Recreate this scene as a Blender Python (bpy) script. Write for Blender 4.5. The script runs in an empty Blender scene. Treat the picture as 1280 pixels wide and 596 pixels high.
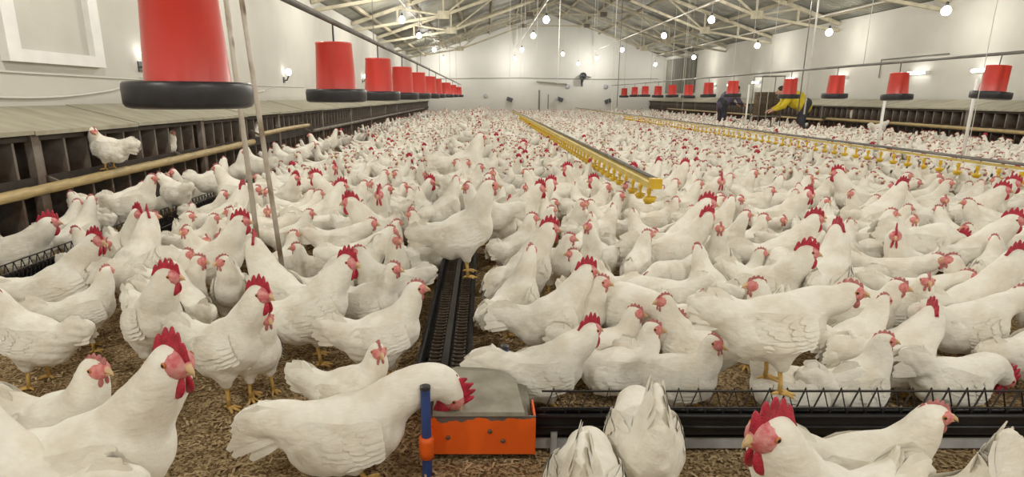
import bpy, math, random
import numpy as np
from mathutils import Vector, Matrix

R = math.radians
PI = math.pi
rng = random.Random(11)
COL = bpy.context.scene.collection
SC = bpy.context.scene

# ------------------------------------------------------------------ camera
CAM_H = 1.10
FPX = 720.0
U0, V0 = 605.0, 298.0
PITCH = math.atan(178.0 / FPX)
cam_d = bpy.data.cameras.new('camera')
cam_d.sensor_width = 36.0
cam_d.lens = FPX / 1280.0 * 36.0
cam_d.shift_x = 35.0 / 1280.0
cam_d.clip_end = 200
cam = bpy.data.objects.new('camera', cam_d)
cam.location = (0, 0, CAM_H)
cam.rotation_euler = (PI / 2 - PITCH, 0, 0)
COL.objects.link(cam)
SC.camera = cam

# ------------------------------------------------------------------ world + exposure
world = bpy.data.worlds.new('world')
SC.world = world
world.use_nodes = True
world.node_tree.nodes['Background'].inputs[0].default_value = (0.8, 0.85, 0.9, 1)
world.node_tree.nodes['Background'].inputs[1].default_value = 0.3
vs = SC.view_settings
vs.view_transform = 'Standard'
vs.look = 'None'
vs.exposure = 0.16
vs.gamma = 1.0
vs.use_curve_mapping = False

BULB_W = 80.0
BULB_COL = (1.0, 0.955, 0.87)
BULB_ROWS = [(-2.2, 'left'), (1.67, 'middle left'), (6.1, 'middle right'), (9.3, 'right')]
BULB_Y = [-3.6, 0.1, 4.1, 8.2, 12.35, 16.4, 20.6, 26.7, 32.6]
BULB_Z = 3.10


def P(u, v, h):
    """point of the photograph's pixel on the horizontal plane at height h"""
    xc = (u - U0) / FPX
    yc = (V0 - v) / FPX
    cp, sp = math.cos(PITCH), math.sin(PITCH)
    d = Vector((xc, yc * sp + cp, yc * cp - sp))
    t = (h - CAM_H) / d.z
    return Vector((d.x * t, d.y * t, h))


def project(p):
    cp, sp = math.cos(PITCH), math.sin(PITCH)
    y, z = p[1], p[2] - CAM_H
    zc = y * cp - z * sp
    yc = y * sp + z * cp
    return U0 + FPX * p[0] / max(zc, 1e-3), V0 - FPX * yc / max(zc, 1e-3), zc


# ------------------------------------------------------------------ materials
def new_mat(name):
    m = bpy.data.materials.new(name)
    m.use_nodes = True
    nt = m.node_tree
    b = nt.nodes['Principled BSDF']
    return m, nt, b


def mat(name, col, rough=0.6, metal=0.0, var=0.0, scale=8.0, bump=0.0, bscale=None, col2=None, spec=None,
        stretch=(1, 1, 1), sheen=0.0, detail=4.0, lo=0.35, hi=0.65):
    m, nt, b = new_mat(name)
    b.inputs['Roughness'].default_value = rough
    b.inputs['Metallic'].default_value = metal
    if spec is not None:
        b.inputs['Specular IOR Level'].default_value = spec
    if sheen:
        b.inputs['Sheen Weight'].default_value = sheen
    tc = nt.nodes.new('ShaderNodeTexCoord')
    mp = nt.nodes.new('ShaderNodeMapping')
    mp.inputs['Scale'].default_value = stretch
    nt.links.new(tc.outputs['Object'], mp.inputs['Vector'])
    if var > 0 or col2 is not None:
        n = nt.nodes.new('ShaderNodeTexNoise')
        n.inputs['Scale'].default_value = scale
        n.inputs['Detail'].default_value = detail
        nt.links.new(mp.outputs[0], n.inputs['Vector'])
        cr = nt.nodes.new('ShaderNodeValToRGB')
        c2 = col2 if col2 is not None else tuple(c * (1 - var) for c in col)
        cr.color_ramp.elements[0].position = lo
        cr.color_ramp.elements[0].color = (*c2, 1)
        cr.color_ramp.elements[1].position = hi
        cr.color_ramp.elements[1].color = (*col, 1)
        nt.links.new(n.outputs['Fac'], cr.inputs['Fac'])
        nt.links.new(cr.outputs['Color'], b.inputs['Base Color'])
    else:
        b.inputs['Base Color'].default_value = (*col, 1)
    if bump > 0:
        n2 = nt.nodes.new('ShaderNodeTexNoise')
        n2.inputs['Scale'].default_value = bscale or scale
        n2.inputs['Detail'].default_value = 4
        nt.links.new(mp.outputs[0], n2.inputs['Vector'])
        bp = nt.nodes.new('ShaderNodeBump')
        bp.inputs['Strength'].default_value = bump
        bp.inputs['Distance'].default_value = 0.01
        nt.links.new(n2.outputs['Fac'], bp.inputs['Height'])
        nt.links.new(bp.outputs['Normal'], b.inputs['Normal'])
    return m


def emit_mat(name, col, strength):
    m, nt, b = new_mat(name)
    b.inputs['Base Color'].default_value = (*col, 1)
    b.inputs['Emission Color'].default_value = (*col, 1)
    b.inputs['Emission Strength'].default_value = strength
    return m


def litter_mat():
    m, nt, b = new_mat('straw_litter')
    b.inputs['Roughness'].default_value = 0.95
    b.inputs['Specular IOR Level'].default_value = 0.1
    tc = nt.nodes.new('ShaderNodeTexCoord')
    v = nt.nodes.new('ShaderNodeTexVoronoi')
    v.inputs['Scale'].default_value = 130
    n = nt.nodes.new('ShaderNodeTexNoise')
    n.inputs['Scale'].default_value = 2.2
    n.inputs['Detail'].default_value = 6
    n3 = nt.nodes.new('ShaderNodeTexNoise')
    n3.inputs['Scale'].default_value = 80
    n3.inputs['Detail'].default_value = 5
    for k in (v, n, n3):
        nt.links.new(tc.outputs['Object'], k.inputs['Vector'])
    c1 = nt.nodes.new('ShaderNodeValToRGB')
    e = c1.color_ramp.elements
    e[0].position = 0.15
    e[0].color = (0.17, 0.11, 0.055, 1)
    e[1].position = 0.9
    e[1].color = (0.60, 0.46, 0.27, 1)
    x = c1.color_ramp.elements.new(0.5)
    x.color = (0.38, 0.27, 0.15, 1)
    sp = nt.nodes.new('ShaderNodeSeparateColor')
    nt.links.new(v.outputs['Color'], sp.inputs[0])
    nt.links.new(sp.outputs[0], c1.inputs['Fac'])
    c2 = nt.nodes.new('ShaderNodeValToRGB')
    c2.color_ramp.elements[0].position = 0.35
    c2.color_ramp.elements[0].color = (0.55, 0.5, 0.45, 1)
    c2.color_ramp.elements[1].position = 0.65
    c2.color_ramp.elements[1].color = (1, 1, 1, 1)
    nt.links.new(n.outputs['Fac'], c2.inputs['Fac'])
    mx = nt.nodes.new('ShaderNodeMix')
    mx.data_type = 'RGBA'
    mx.blend_type = 'MULTIPLY'
    mx.inputs['Factor'].default_value = 1
    nt.links.new(c1.outputs['Color'], mx.inputs['A'])
    nt.links.new(c2.outputs['Color'], mx.inputs['B'])
    nt.links.new(mx.outputs['Result'], b.inputs['Base Color'])
    bp = nt.nodes.new('ShaderNodeBump')
    bp.inputs['Strength'].default_value = 0.7
    bp.inputs['Distance'].default_value = 0.02
    nt.links.new(n3.outputs['Fac'], bp.inputs['Height'])
    nt.links.new(bp.outputs['Normal'], b.inputs['Normal'])
    return m


def sheet_mat(name, col, col2):
    """corrugated roof sheet: fine ribs as relief, blotchy weathering"""
    m, nt, b = new_mat(name)
    b.inputs['Roughness'].default_value = 0.55
    tc = nt.nodes.new('ShaderNodeTexCoord')
    n = nt.nodes.new('ShaderNodeTexNoise')
    n.inputs['Scale'].default_value = 0.9
    n.inputs['Detail'].default_value = 5
    nt.links.new(tc.outputs['Object'], n.inputs['Vector'])
    cr = nt.nodes.new('ShaderNodeValToRGB')
    cr.color_ramp.elements[0].position = 0.38
    cr.color_ramp.elements[0].color = (*col2, 1)
    cr.color_ramp.elements[1].position = 0.62
    cr.color_ramp.elements[1].color = (*col, 1)
    nt.links.new(n.outputs['Fac'], cr.inputs['Fac'])
    nt.links.new(cr.outputs['Color'], b.inputs['Base Color'])
    w = nt.nodes.new('ShaderNodeTexWave')
    w.bands_direction = 'Y'
    w.inputs['Scale'].default_value = 2.2
    nt.links.new(tc.outputs['Object'], w.inputs['Vector'])
    bp = nt.nodes.new('ShaderNodeBump')
    bp.inputs['Strength'].default_value = 0.8
    bp.inputs['Distance'].default_value = 0.03
    nt.links.new(w.outputs['Fac'], bp.inputs['Height'])
    nt.links.new(bp.outputs['Normal'], b.inputs['Normal'])
    return m


def paint_mat():
    """orange paint flaking off dark steel along the top edge of the sheet"""
    m, nt, b = new_mat('flaking_orange_paint')
    tc = nt.nodes.new('ShaderNodeTexCoord')
    n = nt.nodes.new('ShaderNodeTexNoise')
    n.inputs['Scale'].default_value = 14
    n.inputs['Detail'].default_value = 3
    nt.links.new(tc.outputs['Object'], n.inputs['Vector'])
    s = nt.nodes.new('ShaderNodeSeparateXYZ')
    nt.links.new(tc.outputs['Object'], s.inputs[0])
    mr = nt.nodes.new('ShaderNodeMapRange')
    mr.inputs['From Min'].default_value = 0.10
    mr.inputs['From Max'].default_value = 0.165
    mr.inputs['To Min'].default_value = -0.22
    mr.inputs['To Max'].default_value = 0.40
    nt.links.new(s.outputs['Z'], mr.inputs['Value'])
    ad = nt.nodes.new('ShaderNodeMath')
    nt.links.new(n.outputs['Fac'], ad.inputs[0])
    nt.links.new(mr.outputs[0], ad.inputs[1])
    cr = nt.nodes.new('ShaderNodeValToRGB')
    cr.color_ramp.elements[0].position = 0.655
    cr.color_ramp.elements[0].color = (0.86, 0.13, 0.012, 1)
    cr.color_ramp.elements[1].position = 0.665
    cr.color_ramp.elements[1].color = (0.15, 0.12, 0.11, 1)
    nt.links.new(ad.outputs[0], cr.inputs['Fac'])
    nt.links.new(cr.outputs['Color'], b.inputs['Base Color'])
    b.inputs['Roughness'].default_value = 0.45
    return m


def feather_mat(name, col, col2):
    m, nt, b = new_mat(name)
    b.inputs['Roughness'].default_value = 0.85
    b.inputs['Specular IOR Level'].default_value = 0.15
    b.inputs['Sheen Weight'].default_value = 0.25
    tc = nt.nodes.new('ShaderNodeTexCoord')
    oi = nt.nodes.new('ShaderNodeObjectInfo')
    ad = nt.nodes.new('ShaderNodeVectorMath')
    nt.links.new(tc.outputs['Object'], ad.inputs[0])
    nt.links.new(oi.outputs['Random'], ad.inputs[1])
    n = nt.nodes.new('ShaderNodeTexNoise')
    n.inputs['Scale'].default_value = 9
    n.inputs['Detail'].default_value = 5
    n.inputs['Roughness'].default_value = 0.6
    nt.links.new(ad.outputs[0], n.inputs['Vector'])
    cr = nt.nodes.new('ShaderNodeValToRGB')
    cr.color_ramp.elements[0].position = 0.36
    cr.color_ramp.elements[0].color = (*col2, 1)
    cr.color_ramp.elements[1].position = 0.56
    cr.color_ramp.elements[1].color = (*col, 1)
    nt.links.new(n.outputs['Fac'], cr.inputs['Fac'])
    nt.links.new(cr.outputs['Color'], b.inputs['Base Color'])
    mp = nt.nodes.new('ShaderNodeMapping')
    mp.inputs['Scale'].default_value = (0.45, 1, 1)
    nt.links.new(tc.outputs['Object'], mp.inputs['Vector'])
    n2 = nt.nodes.new('ShaderNodeTexNoise')
    n2.inputs['Scale'].default_value = 75
    n2.inputs['Detail'].default_value = 3
    nt.links.new(mp.outputs[0], n2.inputs['Vector'])
    bp = nt.nodes.new('ShaderNodeBump')
    bp.inputs['Strength'].default_value = 0.35
    bp.inputs['Distance'].default_value = 0.008
    nt.links.new(n2.outputs['Fac'], bp.inputs['Height'])
    nt.links.new(bp.outputs['Normal'], b.inputs['Normal'])
    return m


M = {}
M['feather'] = feather_mat('white_feather', (0.895, 0.868, 0.79), (0.78, 0.73, 0.625))
M['comb_hen'] = mat('hen_comb_skin', (0.56, 0.19, 0.18), 0.5, var=0.35, scale=60, bump=0.3, bscale=220)
M['comb_rooster'] = mat('rooster_comb_skin', (0.55, 0.022, 0.055), 0.42, var=0.35, scale=60, bump=0.4, bscale=220)
M['face_hen'] = mat('hen_face_skin', (0.74, 0.33, 0.30), 0.6, col2=(0.64, 0.16, 0.16), scale=70, bump=0.3, bscale=200)
M['face_rooster'] = mat('rooster_face_skin', (0.74, 0.36, 0.34), 0.5, col2=(0.62, 0.12, 0.14), scale=60, bump=0.3, bscale=200)
M['earlobe'] = mat('white_earlobe_skin', (0.82, 0.72, 0.66), 0.6)
M['beak'] = mat('horn_beak', (0.72, 0.50, 0.27), 0.45, var=0.2, scale=80)
M['eye'] = mat('dark_eye', (0.02, 0.012, 0.01), 0.15)
M['iris'] = mat('orange_iris', (0.55, 0.18, 0.04), 0.2)
M['leg'] = mat('yellow_scaly_skin', (0.72, 0.46, 0.14), 0.6, var=0.3, scale=40, bump=0.4, bscale=160)
M['claw'] = mat('pale_claw', (0.5, 0.4, 0.28), 0.5)
M['litter'] = litter_mat()
M['flake'] = mat('straw_flake', (0.64, 0.49, 0.29), 0.9, col2=(0.30, 0.20, 0.10), scale=3)
M['wall'] = mat('white_limewash', (0.575, 0.56, 0.505), 0.85, var=0.09, scale=1.3, bump=0.15, bscale=30, detail=7)
M['wall_far'] = mat('white_plastered_end_wall', (0.66, 0.655, 0.62), 0.85, var=0.06, scale=0.8, bump=0.1, bscale=20)
M['roof'] = sheet_mat('roof_sheet', (0.31, 0.305, 0.25), (0.16, 0.165, 0.145))
M['truss'] = mat('beige_truss_paint', (0.52, 0.475, 0.35), 0.7, var=0.3, scale=5)
M['truss_dark'] = mat('dark_truss_plate', (0.16, 0.13, 0.10), 0.6, var=0.3, scale=8)
M['purlin'] = mat('timber_purlin', (0.42, 0.37, 0.26), 0.8, var=0.35, scale=3, stretch=(6, 0.5, 6))
M['red'] = mat('red_plastic', (0.74, 0.045, 0.035), 0.33, var=0.12, scale=3, spec=0.8)
M['red'].node_tree.nodes['Principled BSDF'].inputs['Coat Weight'].default_value = 0.6
M['red'].node_tree.nodes['Principled BSDF'].inputs['Coat Roughness'].default_value = 0.25
M['black_plastic'] = mat('black_plastic', (0.035, 0.035, 0.042), 0.38, var=0.3, scale=20)
M['black_steel'] = mat('black_steel', (0.035, 0.033, 0.034), 0.4, 0.5, var=0.3, scale=12)
M['wire'] = mat('dark_wire', (0.05, 0.045, 0.045), 0.45, 0.6)
M['galv'] = mat('galvanised_steel', (0.50, 0.52, 0.55), 0.5, 0.25, col2=(0.38, 0.40, 0.43), scale=14, bump=0.08, bscale=50)
M['pipe'] = mat('grey_pipe', (0.26, 0.25, 0.235), 0.45, 0.3, var=0.3, scale=4)
M['pole'] = mat('weathered_pole', (0.62, 0.57, 0.50), 0.5, 0.2, col2=(0.30, 0.23, 0.16), scale=9, stretch=(1, 1, 0.5), lo=0.36, hi=0.52)
M['white_paint'] = mat('white_paint', (0.78, 0.77, 0.74), 0.5, var=0.1, scale=5)
M['blue'] = mat('blue_paint', (0.035, 0.075, 0.27), 0.4, var=0.3, scale=20)
M['orange'] = paint_mat()
M['orange_plain'] = mat('orange_paint', (0.86, 0.13, 0.012), 0.4, var=0.15, scale=20)
M['lid'] = mat('dusty_grey_board', (0.36, 0.34, 0.275), 0.8, col2=(0.27, 0.25, 0.195), scale=14, bump=0.2, bscale=60)
M['nest_lid'] = mat('nest_lid_board', (0.40, 0.375, 0.29), 0.8, col2=(0.31, 0.285, 0.21), scale=2.5, stretch=(1, 3, 1))
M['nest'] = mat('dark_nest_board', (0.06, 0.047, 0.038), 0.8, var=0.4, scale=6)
M['divider'] = mat('nest_divider_board', (0.24, 0.22, 0.195), 0.75, col2=(0.14, 0.085, 0.055), scale=5)
M['bamboo'] = mat('bamboo', (0.52, 0.39, 0.18), 0.55, var=0.3, scale=10, stretch=(5, 1, 5))
M['yellow'] = mat('yellow_plastic', (0.76, 0.50, 0.03), 0.4, var=0.15, scale=10)
M['yellow_dusty'] = mat('dusty_yellow_plastic', (0.66, 0.50, 0.12), 0.6, var=0.2, scale=7)
M['bulb'] = emit_mat('lit_bulb', (1.0, 0.98, 0.94), 14.0)
M['tube'] = emit_mat('lit_tube', (1.0, 0.99, 0.96), 7.0)
M['globe'] = emit_mat('lit_globe', (1.0, 0.98, 0.94), 5.0)
M['curtain'] = mat('grey_green_curtain', (0.20, 0.20, 0.165), 0.8, var=0.3, scale=6, stretch=(1, 6, 0.3))
M['dark'] = mat('dark_housing', (0.07, 0.075, 0.08), 0.5)
M['cable'] = mat('white_cable', (0.60, 0.585, 0.53), 0.6)
M['tray'] = mat('egg_tray_pulp', (0.33, 0.26, 0.17), 0.9, var=0.2, scale=15)
M['egg'] = mat('eggshell', (0.75, 0.66, 0.55), 0.5)
M['skin'] = mat('skin', (0.52, 0.30, 0.20), 0.6)
M['hair'] = mat('black_hair', (0.015, 0.013, 0.012), 0.6)
M['yellow_cloth'] = mat('yellow_cloth', (0.72, 0.55, 0.03), 0.85, var=0.3, scale=8)
M['purple_cloth'] = mat('purple_grey_cloth', (0.13, 0.11, 0.17), 0.85, var=0.3, scale=8)
M['trousers'] = mat('dark_trousers', (0.05, 0.05, 0.065), 0.85, var=0.3, scale=8)
M['boot'] = mat('black_boot', (0.03, 0.03, 0.03), 0.4)
M['rust'] = mat('rusty_chain', (0.20, 0.15, 0.11), 0.6, 0.5, var=0.4, scale=30)


# ------------------------------------------------------------------ mesh builder
class MB:
    def __init__(s):
        s.v, s.f, s.mi = [], [], []

    def add(s, vs_, fs, mi=0):
        b = len(s.v)
        s.v.extend([tuple(p) for p in vs_])
        s.f.extend([tuple(i + b for i in f) for f in fs])
        s.mi.extend([mi] * len(fs))
        return s

    def box(s, lo, hi, mi=0):
        x0, y0, z0 = lo
        x1, y1, z1 = hi
        vs_ = [(x0, y0, z0), (x1, y0, z0), (x1, y1, z0), (x0, y1, z0), (x0, y0, z1), (x1, y0, z1), (x1, y1, z1), (x0, y1, z1)]
        fs = [(0, 3, 2, 1), (4, 5, 6, 7), (0, 1, 5, 4), (1, 2, 6, 5), (2, 3, 7, 6), (3, 0, 4, 7)]
        return s.add(vs_, fs, mi)

    def beam(s, a, b, w, h, mi=0, up=(0, 0, 1)):
        a, b = Vector(a), Vector(b)
        d = (b - a).normalized()
        u = Vector(up)
        if abs(d.dot(u)) > 0.98:
            u = Vector((0, 1, 0))
        sx = d.cross(u).normalized() * (w / 2)
        sz = sx.cross(d).normalized() * (h / 2)
        vs_ = []
        for p in (a, b):
            vs_ += [p - sx - sz, p + sx - sz, p + sx + sz, p - sx + sz]
        fs = [(3, 2, 1, 0), (4, 5, 6, 7), (0, 1, 5, 4), (1, 2, 6, 5), (2, 3, 7, 6), (3, 0, 4, 7)]
        return s.add(vs_, fs, mi)

    def tube(s, pts, r, n=8, mi=0, cap=True):
        pts = [Vector(p) for p in pts]
        rs = r if isinstance(r, (list, tuple)) else [r] * len(pts)
        vs_, fs = [], []
        prev = None
        for i, p in enumerate(pts):
            d = (pts[min(i + 1, len(pts) - 1)] - pts[max(i - 1, 0)]).normalized()
            if prev is None:
                a = Vector((0, 0, 1)) if abs(d.z) < 0.9 else Vector((1, 0, 0))
            else:
                a = prev
            x = (a - d * a.dot(d)).normalized()
            prev = x
            y = d.cross(x)
            for k in range(n):
                t = 2 * PI * k / n
                vs_.append(p + (x * math.cos(t) + y * math.sin(t)) * rs[i])
        for i in range(len(pts) - 1):
            for k in range(n):
                k2 = (k + 1) % n
                fs.append((i * n + k, i * n + k2, (i + 1) * n + k2, (i + 1) * n + k))
        if cap:
            fs.append(tuple(range(n - 1, -1, -1)))
            b = (len(pts) - 1) * n
            fs.append(tuple(b + k for k in range(n)))
        return s.add(vs_, fs, mi)

    def lathe(s, prof, c=(0, 0, 0), n=24, mi=0):
        """profile of (r, z) turned about the vertical axis through c"""
        vs_, fs = [], []
        for r, z in prof:
            for k in range(n):
                t = 2 * PI * k / n
                vs_.append((c[0] + r * math.cos(t), c[1] + r * math.sin(t), c[2] + z))
        for i in range(len(prof) - 1):
            for k in range(n):
                k2 = (k + 1) % n
                fs.append((i * n + k, i * n + k2, (i + 1) * n + k2, (i + 1) * n + k))
        if prof[0][0] > 1e-5:
            fs.append(tuple(range(n - 1, -1, -1)))
        if prof[-1][0] > 1e-5:
            b = (len(prof) - 1) * n
            fs.append(tuple(b + k for k in range(n)))
        return s.add(vs_, fs, mi)

    def ell(s, c, r, Rm=None, nu=12, nv=8, mi=0):
        vs_, fs = [], []
        c = Vector(c)
        for i in range(nv + 1):
            t = PI * i / nv
            for k in range(nu):
                a = 2 * PI * k / nu
                p = Vector((r[0] * math.cos(t), r[1] * math.sin(t) * math.cos(a), r[2] * math.sin(t) * math.sin(a)))
                if Rm is not None:
                    p = Rm @ p
                vs_.append(c + p)
        for i in range(nv):
            for k in range(nu):
                k2 = (k + 1) % nu
                fs.append((i * nu + k, (i + 1) * nu + k, (i + 1) * nu + k2, i * nu + k2))
        return s.add(vs_, fs, mi)

    def xf(s, m):
        s.v = [tuple(m @ Vector(p)) for p in s.v]
        return s

    def mesh(s, name, mats, smooth=False, bevel=None):
        me = bpy.data.meshes.new(name)
        me.from_pydata(s.v, [], s.f)
        for m in (mats if isinstance(mats, (list, tuple)) else [mats]):
            me.materials.append(m)
        if any(s.mi):
            me.polygons.foreach_set('material_index', s.mi)
        if smooth:
            me.polygons.foreach_set('use_smooth', [True] * len(me.polygons))
        me.update()
        return me


def link(name, me, parent=None, loc=None, rot=None, scale=None):
    o = bpy.data.objects.new(name, me)
    COL.objects.link(o)
    if parent is not None:
        o.parent = parent
    if loc is not None:
        o.location = loc
    if rot is not None:
        o.rotation_euler = rot
    if scale is not None:
        o.scale = (scale,) * 3
    return o


def obj(name, mb, m, parent=None, smooth=False, loc=None, rot=None):
    o = link(name, mb.mesh(name, m, smooth), parent, loc, rot)
    if smooth == 'auto':
        pass
    return o


def tag(o, label, cat, group=None):
    o['label'] = label
    o['category'] = cat
    if group:
        o['group'] = group
    return o


def empty(name, loc, label, cat, group=None, rz=0.0):
    o = link(name, None, None, loc, (0, 0, rz))
    o.empty_display_size = 0.1
    return tag(o, label, cat, group)


def struct(name, mb, m, parent=None, smooth=False):
    o = obj(name, mb, m, parent, smooth)
    o['kind'] = 'structure'
    return o


def copy_tree(o, parent=None):
    c = o.copy()
    COL.objects.link(c)
    c.parent = parent
    for ch in list(o.children):
        copy_tree(ch, c)
    return c


ORD = ['first', 'second', 'third', 'fourth', 'fifth', 'sixth', 'seventh', 'eighth', 'ninth', 'tenth', 'eleventh',
       'twelfth', 'thirteenth', 'fourteenth', 'fifteenth', 'sixteenth', 'seventeenth', 'eighteenth', 'nineteenth',
       'twentieth', 'twenty-first', 'twenty-second', 'twenty-third', 'twenty-fourth', 'twenty-fifth',
       'twenty-sixth', 'twenty-seventh', 'twenty-eighth', 'twenty-ninth', 'thirtieth']

# ------------------------------------------------------------------ setting: the hall
XL, XR, YB, YF = -3.8, 10.2, -6.0, 34.0
EAVE, RX, RZ = 3.2, 3.5, 5.55


def roof_z(x):
    return EAVE + (RZ - EAVE) * ((x - XL) / (RX - XL) if x < RX else (XR - x) / (XR - RX))


struct('floor', MB().box((XL, YB, -0.12), (XR, YF, 0.0)), M['litter'])
struct('wall_left', MB().box((XL - 0.2, YB, 0.0), (XL, YF, EAVE)), M['wall'])
struct('wall_right', MB().box((XR, YB, 0.0), (XR + 0.2, YF, EAVE)), M['wall'])
for nm, y0, y1 in (('wall_far', YF, YF + 0.2), ('wall_back', YB - 0.2, YB)):
    mb = MB()
    pts = [(XL - 0.2, 0.0), (XR + 0.2, 0.0), (XR + 0.2, EAVE), (RX, RZ), (XL - 0.2, EAVE)]
    mb.add([(x, y0, z) for x, z in pts] + [(x, y1, z) for x, z in pts],
           [(4, 3, 2, 1, 0), (5, 6, 7, 8, 9)] + [(i, (i + 1) % 5, 5 + (i + 1) % 5, 5 + i) for i in range(5)])
    struct(nm, mb, M['wall_far' if nm == 'wall_far' else 'wall'])

# roof: two slopes, each a set of corrugated sheets lapped over one another
ceil = struct('ceiling', MB().beam((RX, YB, RZ + 0.06), (RX, YF, RZ + 0.06), 0.5, 0.03), M['roof'])
sheet_cache = {}
for side in (0, 1):
    for i in range(10):
        for j in range(4):
            ya, yb = YB + 4.0 * i, YB + 4.0 * (i + 1) + 0.06
            t0, t1 = j / 4, (j + 1) / 4 + 0.015
            xa = XL - 0.25 + (RX - XL + 0.25) * t0 if side == 0 else XR + 0.25 - (XR + 0.25 - RX) * t0
            xb = XL - 0.25 + (RX - XL + 0.25) * min(t1, 1) if side == 0 else XR + 0.25 - (XR + 0.25 - RX) * min(t1, 1)
            lift = 0.02 + 0.012 * ((i + j) % 2)
            za, zb = roof_z(xa) + lift, roof_z(xb) + lift
            mb = MB()
            q = [(xa, ya, za), (xb, ya, zb), (xb, yb, zb), (xa, yb, za)]
            q = q + [(x, y, z + 0.012) for x, y, z in q]
            mb.add(q, [(0, 3, 2, 1), (4, 5, 6, 7), (0, 1, 5, 4), (1, 2, 6, 5), (2, 3, 7, 6), (3, 0, 4, 7)])
            o = obj('roof_sheet', mb, M['roof'], ceil)

# blind window on the left wall: plastered panel set back in a wide frame
win = struct('window_1', MB().box((XL - 0.012, 4.88, 1.47), (XL + 0.012, 5.79, 2.06)), M['wall'])
mb = MB()
for lo, hi in (((4.74, 1.37), (4.88, 2.18)), ((5.79, 1.37), (5.93, 2.18)), ((4.88, 1.37), (5.79, 1.47)), ((4.88, 2.06), (5.79, 2.18))):
    mb.box((XL, lo[0], lo[1]), (XL + 0.07, hi[0], hi[1]))
wf = obj('window_frame', mb, M['white_paint'], win)

# curtain over an opening at the far end of the right wall
cu = empty('curtain', (XR, 31.0, 0), 'grey-green pleated curtain over the opening at the far end of right wall', 'curtain')
mb = MB()
vs_, fs = [], []
N = 60
for k in range(N + 1):
    y = -2.25 + 4.5 * k / N
    x = -0.06 + 0.035 * math.sin(k * 1.35)
    vs_ += [(x, y, 1.25), (x, y, 2.98)]
for k in range(N):
    fs.append((2 * k, 2 * k + 1, 2 * k + 3, 2 * k + 2))
mb.add(vs_, fs)
obj('curtain_cloth', mb, M['curtain'], cu, True)
obj('curtain_rail', MB().tube([(-0.06, -2.35, 3.0), (-0.06, 2.35, 3.0)], 0.02), M['pipe'], cu)

# ------------------------------------------------------------------ roof trusses, purlins
TR_Y = [-2.0, 1.5, 5.5, 9.5, 13.5, 17.5, 21.5, 25.5, 29.5]


def make_truss():
    t = link('roof_truss', None)
    for sgn in (0, 1):
        xe = XL + 0.02 if sgn == 0 else XR - 0.02
        a, b = Vector((xe, 0, EAVE - 0.10)), Vector((RX, 0, RZ - 0.10))
        obj('top_chord', MB().beam(a, b, 0.09, 0.12, up=(0, 1, 0)), M['truss'], t)
        # lower chord falls away from the wall then rises to the collar
        c0 = Vector((xe, 0, EAVE - 0.28))
        c1 = a.lerp(b, 0.36) + Vector((0, 0, -0.62))
        c2 = a.lerp(b, 0.78) + Vector((0, 0, -0.55))
        obj('lower_chord', MB().beam(c0, c1, 0.07, 0.08, up=(0, 1, 0)), M['truss'], t)
        obj('lower_chord', MB().beam(c1, c2, 0.07, 0.08, up=(0, 1, 0)), M['truss'], t)
        obj('lower_chord', MB().beam(c2, b + Vector((0, 0, -0.2)), 0.06, 0.07, up=(0, 1, 0)), M['truss'], t)
        for (tt, q) in ((0.18, c1), (0.36, c1), (0.57, c1), (0.57, c2), (0.78, c2)):
            obj('web_bar', MB().beam(a.lerp(b, tt), q, 0.05, 0.05), M['truss'], t)
        q = c0.lerp(c1, 0.5)
        obj('web_bar', MB().beam(a.lerp(b, 0.18), q, 0.05, 0.05), M['truss'], t)
        obj('gusset_plate', MB().box((c1.x - 0.17, -0.05, c1.z - 0.09), (c1.x + 0.17, -0.037, c1.z + 0.13)), M['truss'], t)
        obj('gusset_plate', MB().box((c2.x - 0.14, -0.05, c2.z - 0.08), (c2.x + 0.14, -0.037, c2.z + 0.10)), M['truss_dark'], t)
    obj('collar_tie', MB().beam((RX - 1.6, 0, RZ - 1.16), (RX + 1.47, 0, RZ - 1.16), 0.05, 0.06), M['truss'], t)
    return t


tr0 = make_truss()
for i, y in enumerate(TR_Y):
    t = tr0 if i == 0 else copy_tree(tr0)
    t.location = (0, y, 0)
    vis = [k for k in TR_Y if k >= 5]
    if y < 5:
        lab = 'beige lattice roof truss overhead, %s of the two above the foreground' % ('first' if i == 0 else 'second')
    else:
        lab = 'beige lattice roof truss, %s in line counting away towards the far end wall' % ORD[i - 2]
    tag(t, lab, 'truss', 'lattice trusses carrying the roof')
for sgn in (0, 1):
    for j in range(6):
        tt = 0.07 + 0.165 * j
        x = (XL + (RX - XL) * tt) if sgn == 0 else (XR - (XR - RX) * tt)
        z = roof_z(x) - 0.03 + 0.005
        obj('purlin', MB().beam((x, YB + 0.02, z - 0.03), (x, YF - 0.02, z - 0.03), 0.07, 0.09), M['purlin'], ceil)

# diagonal white braces in the roof of the bays (pairs of pipes)
for (x0, y0, x1, y1, lab) in ((-2.9, 8.0, -0.2, 15.0, 'left'), (9.0, 9.0, 6.6, 15.5, 'right')):
    o = obj('wind_brace', MB().tube([(x0, y0, roof_z(x0) - 0.22), (x1, y1, roof_z(x1) - 0.22)], 0.03), M['white_paint'])
    tag(o, 'white diagonal pipe brace crossing under the %s roof slope' % lab, 'brace')

# ------------------------------------------------------------------ bulbs
def make_bulb():
    b = link('light_bulb', None)
    obj('bulb_glass', MB().lathe([(0.0, -0.105), (0.045, -0.096), (0.075, -0.065), (0.088, -0.02), (0.08, 0.02), (0.055, 0.055), (0.026, 0.08)], n=16), M['bulb'], b, True)
    obj('socket', MB().lathe([(0.03, 0.075), (0.032, 0.08), (0.032, 0.14), (0.012, 0.16), (0.0, 0.16)], n=12), M['dark'], b)
    obj('cord', MB().tube([(0, 0, 0.155), (0, 0, 0.42)], 0.006, 6), M['cable'], b)
    return b


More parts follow.
